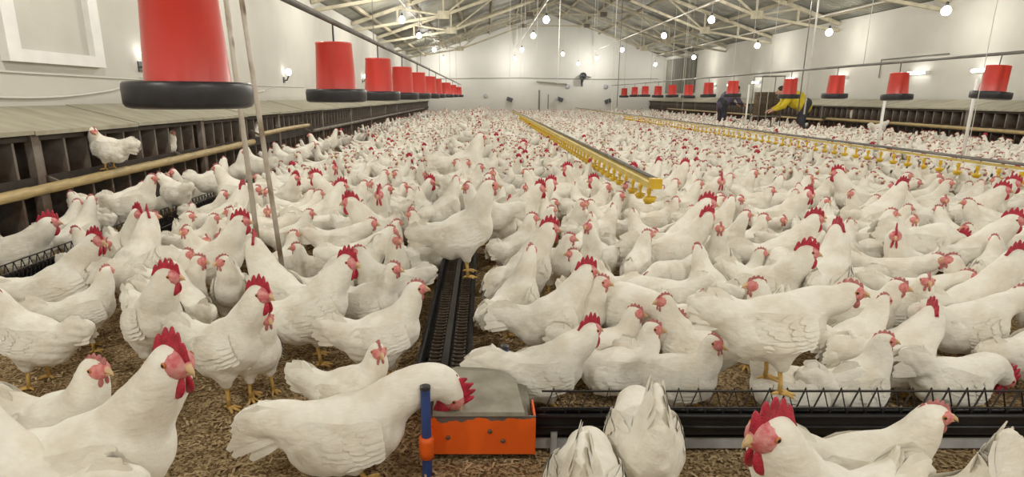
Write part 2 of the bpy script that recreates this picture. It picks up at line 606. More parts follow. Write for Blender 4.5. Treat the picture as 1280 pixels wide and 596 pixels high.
ld = bpy.data.lights.new('bulb_light', 'POINT')
ld.energy = BULB_W
ld.color = BULB_COL
ld.shadow_soft_size = 0.07
ld_small = ld.copy()
ld_small.energy = BULB_W * 0.3
b0 = make_bulb()
first = True
for x, rn in BULB_ROWS:
    # the conduit the row hangs from
    o = obj('lamp_conduit', MB().tube([(x, YB + 0.1, BULB_Z + 0.43), (x, 33.5, BULB_Z + 0.43)], 0.016, 6), M['white_paint'])
    if x > 9:
        o.location.z = -0.3
    tag(o, 'thin white conduit carrying the %s row of bare bulbs' % rn, 'conduit', 'conduits over the bulb rows')
    seen = 0
    lrow = ld if x < 9 else ld_small
    for y in BULB_Y:
        b = b0 if first else copy_tree(b0)
        first = False
        z = BULB_Z if x < 9 else BULB_Z - 0.32
        b.location = (x, y, z)
        u, v, zc = project((x, y, z)) if y > 0.5 else (0, -999, 1)
        if v > -8 and 0 < u < 1280:
            seen += 1
            lab = 'lit bare white bulb in the %s row, %s counting away from the foreground' % (rn, ORD[seen - 1])
        else:
            k = [q for q in BULB_Y].index(y)
            lab = 'lit bare bulb of the %s row, %s from the back wall behind the foreground' % (rn, ORD[k])
        tag(b, lab, 'bulb', 'bare bulbs hanging under the roof')
        lo = bpy.data.objects.new('bulb_light', lrow)
        lo.location = (x, y, z - 0.19)
        COL.objects.link(lo)
# three lone bulbs on long cords towards the far wall
for k, (u, v, y) in enumerate(((699, 71, 30.5), (718, 82, 32.8))):
    x = (u - U0) / FPX * y
    z = CAM_H + (120 - v) / FPX * y
    b = copy_tree(b0)
    b.location = (x, y, z)
    for ch in b.children:
        if ch.name.startswith('cord'):
            ch.data = MB().tube([(0, 0, 0.155), (0, 0, roof_z(x) - z)], 0.006, 6).mesh('cord', M['cable'])
    tag(b, ['lit bare bulb on a long cord near the far wall, higher left one',
            'lit bare bulb on a long cord near the far wall, lower right one'][k], 'bulb')

# tube lamps on the right wall and bare bulb lamps on the left wall
def make_tube():
    t = link('tube_lamp', None)
    obj('lamp_body', MB().box((0.0, -0.30, -0.03), (0.05, 0.30, 0.03)), M['white_paint'], t)
    obj('lamp_tube', MB().tube([(-0.045, -0.27, 0), (-0.045, 0.27, 0)], 0.036, 10), M['tube'], t, True)
    for s in (-1, 1):
        obj('tube_holder', MB().box((-0.06, s * 0.285 - 0.015, -0.03), (0.0, s * 0.285 + 0.015, 0.03)), M['white_paint'], t)
    return t


tl0 = make_tube()
tubes = []
for k, (u, v) in enumerate(((1205, 90), (1125, 93), (1032, 98), (974, 100), (933, 104), (903, 107), (880, 108))):
    y = (XR - 0.1) * FPX / (u - U0)
    z = CAM_H + (120 - v) / FPX * y
    t = tl0 if k == 0 else copy_tree(tl0)
    t.location = (XR - 0.06, y, z)
    tag(t, 'lit white tube lamp low on the right wall, %s counting away from the camera' % ORD[k], 'lamp', 'tube lamps along the right wall')
wl0 = link('wall_lamp', None)
obj('lamp_globe', MB().ell((0.10, 0, 0.05), (0.055, 0.055, 0.065)), M['globe'], wl0, True)
obj('lamp_arm', MB().tube([(0, 0, -0.10), (0.06, 0, -0.10), (0.10, 0, -0.02)], 0.014, 8), M['dark'], wl0)
obj('wall_plate', MB().box((0, -0.04, -0.15), (0.015, 0.04, -0.04)), M['dark'], wl0)
for k, (u, v) in enumerate(((370, 92), (203, 70), (462, 97))):
    y = (XL + 0.1) * FPX / (u - U0)
    z = CAM_H + (120 - v) / FPX * y
    w = wl0 if k == 0 else copy_tree(wl0)
    w.location = (XL, y, z - 0.05)
    tag(w, ['lit wall lamp on the left wall between the first two red feeders',
            'lit wall lamp on the left wall half hidden behind the nearest red feeder',
            'lit wall lamp on the left wall behind the far red feeders'][k], 'lamp', 'wall lamps on the left wall')

# cables sagging along the left wall
for k, (pts, r, lab) in enumerate((
        ([(3.6, 1.30), (5.0, 1.285), (7.0, 1.275), (9.5, 1.27), (13, 1.28)], 0.008, 'thin straight grey cable along the left wall under the blind window'),
        ([(3.6, 1.16), (4.4, 1.10), (5.2, 1.09), (6.0, 1.15), (6.6, 1.24), (7.2, 1.17), (8.2, 1.10), (9.4, 1.11), (10.4, 1.2)], 0.011, 'sagging pale corrugated cable looped along the left wall above nests'),
        ([(6.6, 1.26), (7.6, 1.17), (8.8, 1.13), (10.0, 1.18), (10.9, 1.27)], 0.007, 'thin pale cable sagging below the wall lamp on left wall'))):
    fine = []
    for i in range(len(pts) - 1):
        for t in np.linspace(0, 1, 9)[:-1]:
            p0 = pts[max(i - 1, 0)]; p1 = pts[i]; p2 = pts[i + 1]; p3 = pts[min(i + 2, len(pts) - 1)]
            z = 0.5 * ((2 * p1[1]) + (-p0[1] + p2[1]) * t + (2 * p0[1] - 5 * p1[1] + 4 * p2[1] - p3[1]) * t * t + (-p0[1] + 3 * p1[1] - 3 * p2[1] + p3[1]) * t ** 3)
            fine.append((XL + r + 0.002, p1[0] + (p2[0] - p1[0]) * t, z))
    tag(obj('cable', MB().tube(fine, r, 6), M['cable'], None, True), lab, 'cable')
# cable bracket where the loops meet
tag(obj('cable_hook', MB().tube([(XL, 6.6, 1.30), (XL + 0.05, 6.6, 1.29), (XL + 0.06, 6.6, 1.24), (XL + 0.02, 6.6, 1.22)], 0.008, 6), M['cable']),
    'small hook holding the cable loops on the left wall', 'hook')

# ------------------------------------------------------------------ nest banks on both sides
NX_L, NX_R = -3.22, 9.52      # fronts
LID_F, LID_B = 0.86, 1.02


def make_nest(length=2.5):
    """unit running along +y, front towards +x, back at -0.56"""
    n = link('nest_box', None)
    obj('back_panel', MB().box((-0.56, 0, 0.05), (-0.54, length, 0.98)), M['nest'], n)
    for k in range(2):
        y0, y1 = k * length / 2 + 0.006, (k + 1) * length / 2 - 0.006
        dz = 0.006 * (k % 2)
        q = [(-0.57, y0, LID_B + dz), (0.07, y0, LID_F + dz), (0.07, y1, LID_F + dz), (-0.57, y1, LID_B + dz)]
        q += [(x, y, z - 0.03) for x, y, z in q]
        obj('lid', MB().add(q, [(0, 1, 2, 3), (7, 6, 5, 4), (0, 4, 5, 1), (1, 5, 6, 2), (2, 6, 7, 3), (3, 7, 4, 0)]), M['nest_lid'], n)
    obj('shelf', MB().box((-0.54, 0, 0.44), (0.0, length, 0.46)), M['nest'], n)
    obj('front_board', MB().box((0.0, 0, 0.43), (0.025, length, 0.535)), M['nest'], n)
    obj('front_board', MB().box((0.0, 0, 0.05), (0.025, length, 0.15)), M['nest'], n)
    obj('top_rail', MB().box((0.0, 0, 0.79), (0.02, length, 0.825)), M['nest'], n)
    up = MB().box((-0.53, -0.011, 0.46), (-0.004, 0.011, 0.82)).mesh('divider', M['divider'])
    dn = MB().box((-0.53, -0.011, 0.05), (-0.004, 0.011, 0.44)).mesh('divider', M['divider'])
    for k in range(10):
        y = 0.125 + 0.25 * k
        link('divider', up, n, (0, y, 0))
        link('divider', dn, n, (0, y, 0))
    obj('post', MB().box((-0.02, 0.0, 0.0), (0.035, 0.07, 0.83)), M['divider'], n)
    return n


n0 = make_nest()
UN = [1.6 + 2.5 * k for k in range(13)]
for side in (0, 1):
    for k, y in enumerate(UN):
        if side == 1 and y < 4:
            continue
        n = n0 if (side == 0 and k == 0) else copy_tree(n0)
        if side == 0:
            n.location = (NX_L, y, 0)
        else:
            n.location = (NX_R, y + 2.5, 0)
            n.rotation_euler = (0, 0, PI)
        if side == 1:
            k -= 1
        tag(n, 'dark wooden nest box section against the %s wall, %s counting away from the foreground' % ('left' if side == 0 else 'right', ORD[k]),
            'nest box', 'nest boxes along the %s wall' % ('left' if side == 0 else 'right'))


def bamboo(pts, r, lab, col='bamboo'):
    t = empty('perch_pole', pts[0], lab, 'perch')
    o = Vector(pts[0])
    fine, rr = [], []
    for i in range(len(pts) - 1):
        a, b = Vector(pts[i]), Vector(pts[i + 1])
        n = max(2, int((b - a).length / 0.35))
        for k in range(n):
            p = a.lerp(b, k / n)
            fine += [p - o, p - o + (b - a).normalized() * 0.03]
            rr += [r * 1.12, r]
    fine.append(Vector(pts[-1]) - o)
    rr.append(r)
    obj('cane', MB().tube(fine, rr, 8), M[col], t, True)
    # brackets to the nest front every second node
    for i in range(0, len(pts)):
        p = Vector(pts[i]) - o
        s = -1 if pts[0][0] < 0 else 1
        obj('bracket', MB().beam(p + Vector((s * 0.02, 0.02, -0.02)), p + Vector((s * 0.16, 0.02, 0.045)), 0.025, 0.025), M['divider'], t)
    return t


bamboo([(-3.03, 2.2, 0.46), (-3.05, 4.2, 0.475), (-3.06, 6.0, 0.49), (-3.05, 7.7, 0.515)], 0.035,
       'thick tan bamboo perch along the nearest nest boxes on the left')
bamboo([(-3.0, 7.9, 0.60), (-3.05, 9.0, 0.61), (-3.05, 10.2, 0.61)], 0.03,
       'short tan bamboo perch on the left behind the two poles')
bamboo([(-3.04, 10.4, 0.50), (-3.05, 15, 0.50), (-3.05, 22, 0.50), (-3.05, 30, 0.50)], 0.028, 'long dark perch rail in front of the far left nest boxes', 'divider')
bamboo([(9.33, 5.0, 0.47), (9.33, 9.0, 0.48), (9.33, 13.0, 0.50), (9.33, 16.0, 0.50)], 0.032, 'tan perch rail along the nearest nest boxes on the right')
bamboo([(9.33, 16.2, 0.46), (9.33, 22.0, 0.47), (9.33, 30.0, 0.48)], 0.028, 'long perch rail in front of the far right nest boxes')

# ------------------------------------------------------------------ hanging feeders
PIPE_Z = 1.575


def make_feeder():
    f = link('hanging_feeder', None)
    # pan: a deep black dish with a rolled rim
    prof = [(0.0, -0.046), (0.175, -0.046), (0.194, -0.040), (0.201, -0.028), (0.202, 0.02), (0.200, 0.034), (0.194, 0.040),
            (0.188, 0.034), (0.182, -0.005), (0.15, -0.022), (0.0, -0.022)]
    obj('pan', MB().lathe(prof, n=40), M['black_plastic'], f, True)
    prof = [(0.136, -0.012), (0.134, 0.03), (0.118, 0.325), (0.1205, 0.328), (0.1205, 0.338), (0.114, 0.338), (0.128, 0.02), (0.128, -0.012), (0.136, -0.012)]
    obj('hopper', MB().lathe(prof, n=40), M['red'], f, True)
    mb = MB()
    for k in range(3):
        a = 2 * PI * k / 3
        mb.tube([(0.128 * math.cos(a), 0.128 * math.sin(a), 0.0), (0.19 * math.cos(a), 0.19 * math.sin(a), -0.02)], 0.008, 6)
    obj('spoke', mb, M['black_plastic'], f)
    obj('hanger_rod', MB().tube([(0, 0, -0.01), (0, 0, 0.487)], 0.006, 6), M['wire'], f)
    obj('cross_bar', MB().tube([(-0.118, 0, 0.31), (0.118, 0, 0.31)], 0.006, 6), M['wire'], f)
    return f


f0 = make_feeder()
LEFT_F = [(u, 720.0 / (605 - u)) for u in (238, 421, 474, 503, 522, 536, 545, 558, 566, 573)]
RIGHT_F = [1238, 1121, 1043, 986, 915, 885, 860, 840, 822, 806, 793, 780]
feeders = []
for k, (u, zc) in enumerate(LEFT_F):
    y = zc / math.cos(PITCH)
    feeders.append((-1.0, y, 'left', k))
for k, u in enumerate(RIGHT_F):
    feeders.append((6.0, 6.0 * FPX / (u - U0) / math.cos(PITCH), 'right', k))
for k, (x, y, s, i) in enumerate(feeders):
    f = f0 if k == 0 else copy_tree(f0)
    f.location = (x, y, 1.105 + (0.0 if s == 'left' else (0.004, -0.02, 0.0, -0.01, 0.01)[i % 5]))
    f.rotation_euler = (R(rng.uniform(-1.5, 1.5)), R(rng.uniform(-1.5, 1.5)) - (R(5) if (s, i) == ('right', 0) else R(-3) if (s, i) == ('right', 1) else 0), rng.uniform(0, 6))
    n_ = len(LEFT_F) if s == 'left' else len(RIGHT_F)
    extra = 'largest and nearest' if i == 0 else ORD[i] + ' from the near end'
    if i == n_ - 1:
        extra = 'last at the far end'
    tag(f, 'red hanging feeder with black pan in the %s row, %s' % (s, extra), 'feeder', 'red feeders of the %s row' % s)
for x, y1, lab in ((-1.0, 26.0, 'left'), (6.0, 28.0, 'right')):
    p = empty('feeder_pipe', (x, 0, PIPE_Z), 'grey overhead pipe the %s row of red feeders hangs from' % lab, 'pipe')
    obj('pipe', MB().tube([(0, -1.0 if x < 0 else 3.0, 0), (0, y1, 0)], 0.019, 8), M['pipe'], p, True)
    for y in range(6, int(y1), 4):
        obj('hanging_wire', MB().tube([(0, y - 0.5, 0), (0, y - 0.5, roof_z(x) - PIPE_Z - 0.02)], 0.004, 5), M['pipe'], p)

# ------------------------------------------------------------------ poles
def pole(a, b, r, m, lab, cat='pole', nm='pole'):
    t = empty(nm, a, lab, cat)
    d = Vector(b) - Vector(a)
    obj('shaft', MB().tube([(0, 0, 0), d], r, 10), m, t, True)
    obj('foot_plate', MB().lathe([(r * 2.2, 0), (r * 2.2, 0.008), (r * 1.1, 0.02)], n=12), M['pipe'], t)
    return t


def at_depth(u, v, y):
    """pixel's point in the vertical plane at depth y"""
    xc = (u - U0) / FPX
    yc = (V0 - v) / FPX
    cp, sp = math.cos(PITCH), math.sin(PITCH)
    d = Vector((xc, yc * sp + cp, yc * cp - sp))
    return Vector((0, 0, CAM_H)) + d * (y / d.y)


g = P(360, 382, 0.0)
tp = at_depth(296, -40, g.y + 0.02)
pole(g, g + (tp - g) * 1.55, 0.013, M['pole'], 'rusty white pole leaning slightly, right one of the pair at left')
g = P(340, 400, 0.0)
g.y += 0.6
g = Vector((at_depth(328, 345, g.y).x, g.y, 0.0))
tp = at_depth(280, -20, g.y)
pole(g, g + (tp - g) * 1.5, 0.015, M['pole'], 'grey white pole beside the nearest red feeder, left one of the pair')
for (u, v, y, top, lab) in ((1208, 170, 7.8, 1.32, 'white post at the far right below the nearest tube lamp'),
                            (1103, 145, 9.4, 1.05, 'short white post under the second red feeder from the right'),
                            (933, 140, 14.2, 1.36, 'slim white post between the two stooping workers')):
    x = at_depth(u, v, y).x
    pole((x, y, 0), (x, y, top), 0.02, M['white_paint'], lab, 'post', 'post')
for (u, v, y, r, lab) in ((1012, 90, 11.6, 0.016, 'white pipe dropping from the roof right of the yellow worker'),
                          (1004, 90, 11.8, 0.010, 'thinner grey pipe dropping from the roof beside the white one'),
                          (773, 100, 20.0, 0.012, 'thin drop pipe in front of the right half of the end wall')):
    x = at_depth(u, v, y).x
    t = empty('drop_pipe', (x, y, 0.75), lab, 'pipe')
    obj('pipe', MB().tube([(0, 0, 0), (0, 0, roof_z(x) - 0.75)], r, 8), M['white_paint' if r > 0.012 else 'pipe'], t, True)
for k, (x, y) in enumerate(((0.6, 14), (1.1, 18), (2.1, 17), (2.9, 16), (3.7, 20), (5.0, 15), (6.9, 22), (7.9, 19))):
    o = obj('winch_rope', MB().tube([(x, y, 1.25 + 0.1 * (k % 3)), (x, y, roof_z(x) + 0.02)], 0.005, 5), M['cable'])
    tag(o, 'thin white winch rope hanging from the roof, %s from the left' % ORD[k], 'rope', 'ropes hanging from the roof')

# things on the end wall
def on_wall(u, v):
    return (u - U0) / FPX * YF, CAM_H + (120 - v) / FPX * YF


x, z = on_wall(723, 98)
fan = empty('exhaust_fan', (x, YF, z), 'dark bracket fan high on the far end wall', 'fan')
obj('fan_ring', MB().lathe([(0.17, -0.06), (0.2, -0.06), (0.2, 0.06), (0.17, 0.06), (0.17, -0.06)], n=20).xf(Matrix.Translation((0, -0.35, 0.05)) @ Matrix.Rotation(PI / 2, 4, 'X') @ Matrix.Rotation(0.5, 4, 'Y')), M['dark'], fan)
obj('fan_hub', MB().ell((0, -0.35, 0.05), (0.07, 0.07, 0.07)), M['dark'], fan, True)
for k in range(4):
    obj('fan_blade', MB().box((0.03, -0.01, -0.045), (0.17, 0.01, 0.045)).xf(Matrix.Translation((0, -0.35, 0.05)) @ Matrix.Rotation(k * PI / 2 + 0.4, 4, 'Y') @ Matrix.Rotation(0.4, 4, 'X')), M['dark'], fan)
obj('fan_arm', MB().beam((0, 0, -0.3), (0, -0.35, 0.0), 0.05, 0.05), M['dark'], fan)
obj('fan_arm', MB().beam((0.5, 0, 0.0), (0.05, -0.33, 0.08), 0.04, 0.04), M['dark'], fan)
obj('wall_bracket', MB().box((-0.06, -0.04, -0.5), (0.06, 0.0, -0.1)), M['dark'], fan)
for k, (u, v) in enumerate(((636, 124), (697, 124), (755, 126))):
    x, z = on_wall(u, v)
    s = empty('wall_speaker', (x, YF, z), 'small dark floodlight on the far end wall, %s' % ['left of three', 'middle of three', 'right of three'][k], 'floodlight', 'floodlights low on the end wall')
    obj('housing', MB().box((-0.17, -0.22, -0.11), (0.17, -0.08, 0.11)).xf(Matrix.Rotation(0.35 if k < 2 else -0.35, 4, 'Y')), M['dark'], s)
    obj('stirrup', MB().beam((0, -0.1, 0), (0, 0, 0.05), 0.05, 0.05), M['dark'], s)
    s.name = 'floodlight'
for k, (u, v) in enumerate(((607, 120), (706, 109), (752, 109))):
    x, z = on_wall(u, v)
    o = obj('vent_cap', MB().lathe([(0.13, 0), (0.13, 0.04), (0.09, 0.08), (0.0, 0.09)], n=14).xf(Matrix.Translation((x, YF, z)) @ Matrix.Rotation(PI / 2, 4, 'X')), M['galv'])
    tag(o, 'round grey vent cap on the far end wall, %s' % ['leftmost', 'middle, beside the fan', 'rightmost'][k], 'vent', 'vent caps on the end wall')
for (u, v0_, v1_, lab) in ((672, 113, 140, 'short dark post standing before the far end wall'), (683, 118, 140, 'thinner grey post standing before the far end wall')):
    x, z = on_wall(u, v0_)
    tag(obj('post', MB().tube([(x * 0.985, 33.5, 0), (x * 0.985, 33.5, z)], 0.05 if u == 672 else 0.03, 8), M['pipe']), lab, 'post')
x0, z0 = on_wall(668, 102)
x1, z1 = on_wall(705, 106)
tag(obj('shelf_bar', MB().beam((x0, YF - 0.08, z0 - 0.05), (x1, YF - 0.08, z1), 0.16, 0.05), M['lid']), 'slim grey ledge on the far end wall left of the fan', 'ledge')
# thin dark outline pipe along the foot of the gable
tag(obj('wall_conduit', MB().tube([(XL + 0.3, YF - 0.04, 2.05), (2.0, YF - 0.04, 2.1), (6.5, YF - 0.04, 2.02), (XR - 0.3, YF - 0.04, 2.05)], 0.012, 6), M['pipe']),
    'thin grey conduit running across the far end wall', 'conduit')
# air duct bracket on the right wall (thin pipe outline)
p0 = [(XR - 0.03, 15.4, 1.55), (XR - 0.03, 15.4, 2.0), (XR - 0.03, 13.2, 2.0)]
tag(obj('wall_pipe', MB().tube(p0, 0.015, 6), M['pipe']), 'thin bent pipe on the right wall above the tube lamps', 'pipe')

# ------------------------------------------------------------------ feed troughs
TX, TW, TH = -0.145, 0.185, 0.155     # the central track


def trough_mesh(length, w, h, t=0.006):
    """open channel running along +x, w wide (y), h high"""
    mb = MB()
    mb.box((0, -w / 2, h - 0.075), (length, -w / 2 + t, h))
    mb.box((0, w / 2 - t, h - 0.075), (length, w / 2, h))
    mb.box((0, -w / 2, h - 0.08), (length, w / 2, h - 0.07))
    return mb


# central track
ct = empty('feed_trough', (TX, 1.86, 0), 'long black chain feed trough running up the middle of the flock', 'trough')
Lc = 29.0
rot = Matrix.Rotation(PI / 2, 4, 'Z')
obj('channel', trough_mesh(Lc, TW, TH).xf(rot), M['black_steel'], ct)
mb = MB()
for sx in (-1, 1):
    mb.tube([(sx * TW / 2, 0, TH + 0.004), (sx * TW / 2, Lc, TH + 0.004)], 0.009, 6)
obj('rolled_edge', mb, M['black_steel'], ct, True)
obj('divider_rail', MB().box((-0.012, 0, TH - 0.07), (0.012, Lc, TH - 0.005)), M['black_steel'], ct)
for sx in (-1, 1):
    mb = MB()
    n = int(Lc / 0.035)
    xx = sx * TW * 0.25
    for k in range(n):
        y = 0.01 + k * 0.035
        if y > 9:
            break
        mb.box((xx - 0.024, y, TH - 0.058), (xx + 0.024, y + 0.007, TH - 0.045))
        mb.box((xx - 0.024, y, TH - 0.058), (xx - 0.017, y + 0.028, TH - 0.048))
        mb.box((xx + 0.017, y, TH - 0.058), (xx + 0.024, y + 0.028, TH - 0.048))
    c = obj('chain', mb, M['rust'], ct)
    c['kind'] = 'stuff'
leg_me = MB().box((-TW / 2, -0.015, 0), (-TW / 2 + 0.02, 0.015, TH - 0.07)).box((TW / 2 - 0.02, -0.015, 0), (TW / 2, 0.015, TH - 0.07)).mesh('trough_leg', M['black_steel'])
for k in range(15):
    link('trough_leg', leg_me, ct, (0, 0.25 + k * 1.9, 0))

# cross trough in the right foreground: black channel on a galvanised beam with a zigzag wire grill
CY = 1.634
CW = 0.036
CX0, CX1 = 0.16, 4.6
cr = empty('feed_trough', (CX0, CY, 0), 'black feed trough with zigzag wire grill across the right foreground', 'trough')
Lx = CX1 - CX0
CT = 0.132
obj('channel', trough_mesh(Lx, CW, CT), M['black_steel'], cr)
mb = MB()
for s in (-1, 1):
    mb.tube([(0, s * CW / 2, CT - 0.004), (Lx, s * CW / 2, CT - 0.004)], 0.009, 6)
    mb.tube([(0, s * (CW / 2 + 0.004), 0.092), (Lx, s * (CW / 2 + 0.004), 0.092)], 0.006, 6)
obj('rolled_edge', mb, M['black_steel'], cr, True)
obj('side_beam', MB().box((0, -CW / 2 + 0.004, 0.012), (Lx, -CW / 2 + 0.024, 0.080)), M['galv'], cr)
obj('side_beam', MB().box((0, CW / 2 - 0.024, 0.012), (Lx, CW / 2 - 0.004, 0.080)), M['galv'], cr)
for k in range(5):
    obj('trough_leg', MB().box((0.05 + k, -0.027, 0.0), (0.07 + k, 0.027, 0.074)), M['galv'], cr)
for s in (0.0,):
    pts, k = [], 0
    x = 0.03
    while x < Lx - 0.02:
        pts.append((x, s, 0.128 if k % 2 == 0 else 0.214))
        x += 0.028 + 0.012 * math.sin(k * 1.7) * (1 if x < 0.45 else 0.15)
        k += 1
    obj('zigzag_wire', MB().tube(pts, 0.0040, 5), M['wire'], cr)
    obj('top_wire', MB().tube([(0.02, s - 0.006, 0.208), (Lx, s - 0.006, 0.208)], 0.0036, 5), M['wire'], cr)
    obj('lower_wire', MB().tube([(0.02, s - 0.006, 0.150), (Lx, s - 0.006, 0.150)], 0.0034, 5), M['wire'], cr)
# left trough with wire grill
lt = empty('feed_trough', (-2.46, 2.2, 0), 'dark feed trough with diamond wire guard along the left nest boxes', 'trough')
Lt = 28.0
obj('channel', trough_mesh(Lt, 0.20, 0.155).xf(rot), M['black_steel'], lt)
mb = MB()
for sx in (-1, 1):
    mb.tube([(sx * 0.10, 0, 0.158), (sx * 0.10, Lt, 0.158)], 0.010, 6)
obj('rolled_edge', mb, M['black_steel'], lt, True)
for sx, ph in ((1, 0), (1, 1), (-1, 0)):
    pts = []
    k = 0
    y = 0.02
    while y < 5.6:
        pts.append((sx * 0.07, y, 0.150 if (k + ph) % 2 == 0 else 0.235))
        y += 0.028
        k += 1
    obj('zigzag_wire', MB().tube(pts, 0.0035, 5), M['wire'], lt)
for sx in (-1, 1):
    obj('top_wire', MB().tube([(sx * 0.07, 0, 0.235), (sx * 0.07, 5.6, 0.235)], 0.004, 5), M['wire'], lt)
for k in range(15):
    link('trough_leg', leg_me, lt, (0, 0.25 + k * 1.9, 0))

# orange corner unit with grey lid and two blue posts
cu_ = empty('corner_unit', (-0.02, 1.55, 0), 'orange steel corner unit with grey lid and blue posts at the trough bend', 'corner unit')
X0, X1, Y0, Y1 = -0.165, 0.178, 0.02, 0.30
obj('front_plate', MB().box((X0, Y0, 0.025), (X1, Y0 + 0.006, 0.155)), M['orange'], cu_)
obj('side_plate', MB().box((X1 - 0.006, Y0 + 0.006, 0.025), (X1, Y0 + 0.1, 0.155)), M['orange_plain'], cu_)
obj('side_plate', MB().box((X0, Y0 + 0.006, 0.025), (X0 + 0.006, Y1, 0.155)), M['orange_plain'], cu_)
obj('inner_frame', MB().box((X0 + 0.01, Y0 + 0.01, 0.02), (X1 - 0.01, Y1 - 0.02, 0.13)), M['lid'], cu_)
# lid: a sheet with a clipped far-right corner, slightly domed and dusty
out = [(X0 + 0.03, Y0 - 0.005), (X1 - 0.035, Y0 - 0.005), (X1 - 0.045, Y0 + 0.12), (X1 - 0.05, Y1 - 0.07), (X1 - 0.115, Y1 + 0.01), (X0 + 0.09, Y1 + 0.02), (X0 + 0.02, Y1 - 0.03)]
c_ = (sum(p[0] for p in out) / 7, sum(p[1] for p in out) / 7)
vs_ = [(x, y, 0.158) for x, y in out] + [(x, y, 0.172) for x, y in out] + [(c_[0] + (x - c_[0]) * 0.6, c_[1] + (y - c_[1]) * 0.6, 0.183) for x, y in out] + [(c_[0], c_[1], 0.186)]
fs = [tuple(range(6, -1, -1))]
for r_ in (0, 7):
    fs += [(r_ + i, r_ + (i + 1) % 7, r_ + 7 + (i + 1) % 7, r_ + 7 + i) for i in range(7)]
fs += [(14 + i, 14 + (i + 1) % 7, 21) for i in range(7)]
obj('lid', MB().add(vs_, fs), M['lid'], cu_)
pa = P(539, 588, 0.0)
for (x, y, top, lab) in ((X0 + 0.016, Y0 - 0.066, 0.288, 'near'), (X1 - 0.084, Y1 + 0.045, 0.235, 'far')):
    p_ = obj('blue_post', MB().tube([(x, y, 0.0), (x, y, top)], 0.0145, 14), M['blue'], cu_, False)
    obj('end_cap', MB().lathe([(0.0155, top - 0.006), (0.0155, top + 0.004), (0.010, top + 0.006), (0, top + 0.006)], (x, y, 0), 14), M['black_plastic'], p_)
x, y = X0 + 0.016, Y0 - 0.066
obj('clamp_strap', MB().box((x - 0.004, y + 0.016, 0.065), (x + 0.014, Y0 + 0.002, 0.125)), M['orange_plain'], cu_)
obj('clamp_ring', MB().lathe([(0.016, 0.06), (0.0215, 0.062), (0.0225, 0.085), (0.0225, 0.112), (0.0215, 0.128), (0.016, 0.13)], (x, y, 0), 16), M['orange_plain'], cu_, True)
obj('clamp_ring', MB().lathe([(0.016, 0.03), (0.021, 0.03), (0.021, 0.10), (0.016, 0.10)], (X1 - 0.084, Y1 + 0.045, 0), 16), M['orange_plain'], cu_, True)
for bx, bz in ((X0 + 0.075, 0.083), (X1 - 0.10, 0.072), (X1 - 0.14, 0.105)):
    obj('bolt', MB().lathe([(0.007, 0), (0.007, 0.004), (0.004, 0.006), (0, 0.006)], n=8).xf(Matrix.Translation((bx, Y0, bz)) @ Matrix.Rotation(PI / 2, 4, 'X')), M['rust'], cu_)

# ------------------------------------------------------------------ yellow drinker lines
def drinker(x, y0, y1, z, lab, wide):
    d = empty('drinker_line', (x, y0, 0), lab, 'drinker')
    L = y1 - y0
    if wide:
        q = [(-0.032, 0.0, z - 0.030), (-0.026, 0.0, z + 0.002), (0.024, 0.0, z + 0.012), (0.03, 0.0, z + 0.0)]
        mb = MB().add([(a, 0, c) for a, b, c in q] + [(a, L, c) for a, b, c in q] + [(a, 0, c - 0.008) for a, b, c in q] + [(a, L, c - 0.008) for a, b, c in q],
                      [(i, i + 1, i + 5, i + 4) for i in range(3)] + [(12 + i, 13 + i, 9 + i, 8 + i) for i in range(3)] + [(0, 4, 12, 8), (3, 11, 15, 7), (0, 8, 9, 1), (1, 9, 10, 2), (2, 10, 11, 3)])
        obj('splash_channel', mb, M['yellow_dusty'], d)
    else:
        obj('splash_channel', MB().box((-0.02, 0, z - 0.012), (0.02, L, z + 0.006)), M['yellow_dusty'], d)
    obj('water_pipe', MB().tube([(0.016 if wide else 0, 0, z + 0.03), (0.016 if wide else 0, L, z + 0.03)], 0.014, 8), M['pipe'], d, True)
    prof = [(0.0, -0.125), (0.022, -0.122), (0.036, -0.10), (0.040, -0.085), (0.036, -0.085), (0.012, -0.098), (0.010, -0.05), (0.016, -0.045), (0.016, -0.01)]
    cm = MB().lathe(prof, n=10).mesh('drip_cup', M['yellow'], True)
    n = int(L / 0.22)
    for k in range(n):
        if k * 0.22 > 15:
            break
        link('drip_cup', cm, d, (-0.028 if wide else 0, 0.03 + k * 0.22, z - 0.02))
    if wide:
        obj('end_block', MB().box((-0.035, -0.04, z - 0.03), (0.04, 0.03, z + 0.04)), M['yellow'], d)
        obj('end_bowl', MB().lathe([(0, -0.04), (0.03, -0.036), (0.042, 0.0), (0.035, 0.0), (0.0, -0.025)], (-0.03, -0.02, z - 0.085), 14), M['yellow'], d, True)
    for k in range(int(L / 4)):
        obj('hanging_wire', MB().tube([(0, 1.5 + 4 * k, z + 0.04), (0, 1.5 + 4 * k, roof_z(x) - 0.05)], 0.003, 5), M['cable'], d)
    return d


drinker(1.17, 3.92, 24.5, 0.515, 'yellow drinker line with drip cups running up the centre right', True)
drinker(4.5, 3.9, 29.0, 0.515, 'thin yellow nipple drinker line further right in the flock', False)


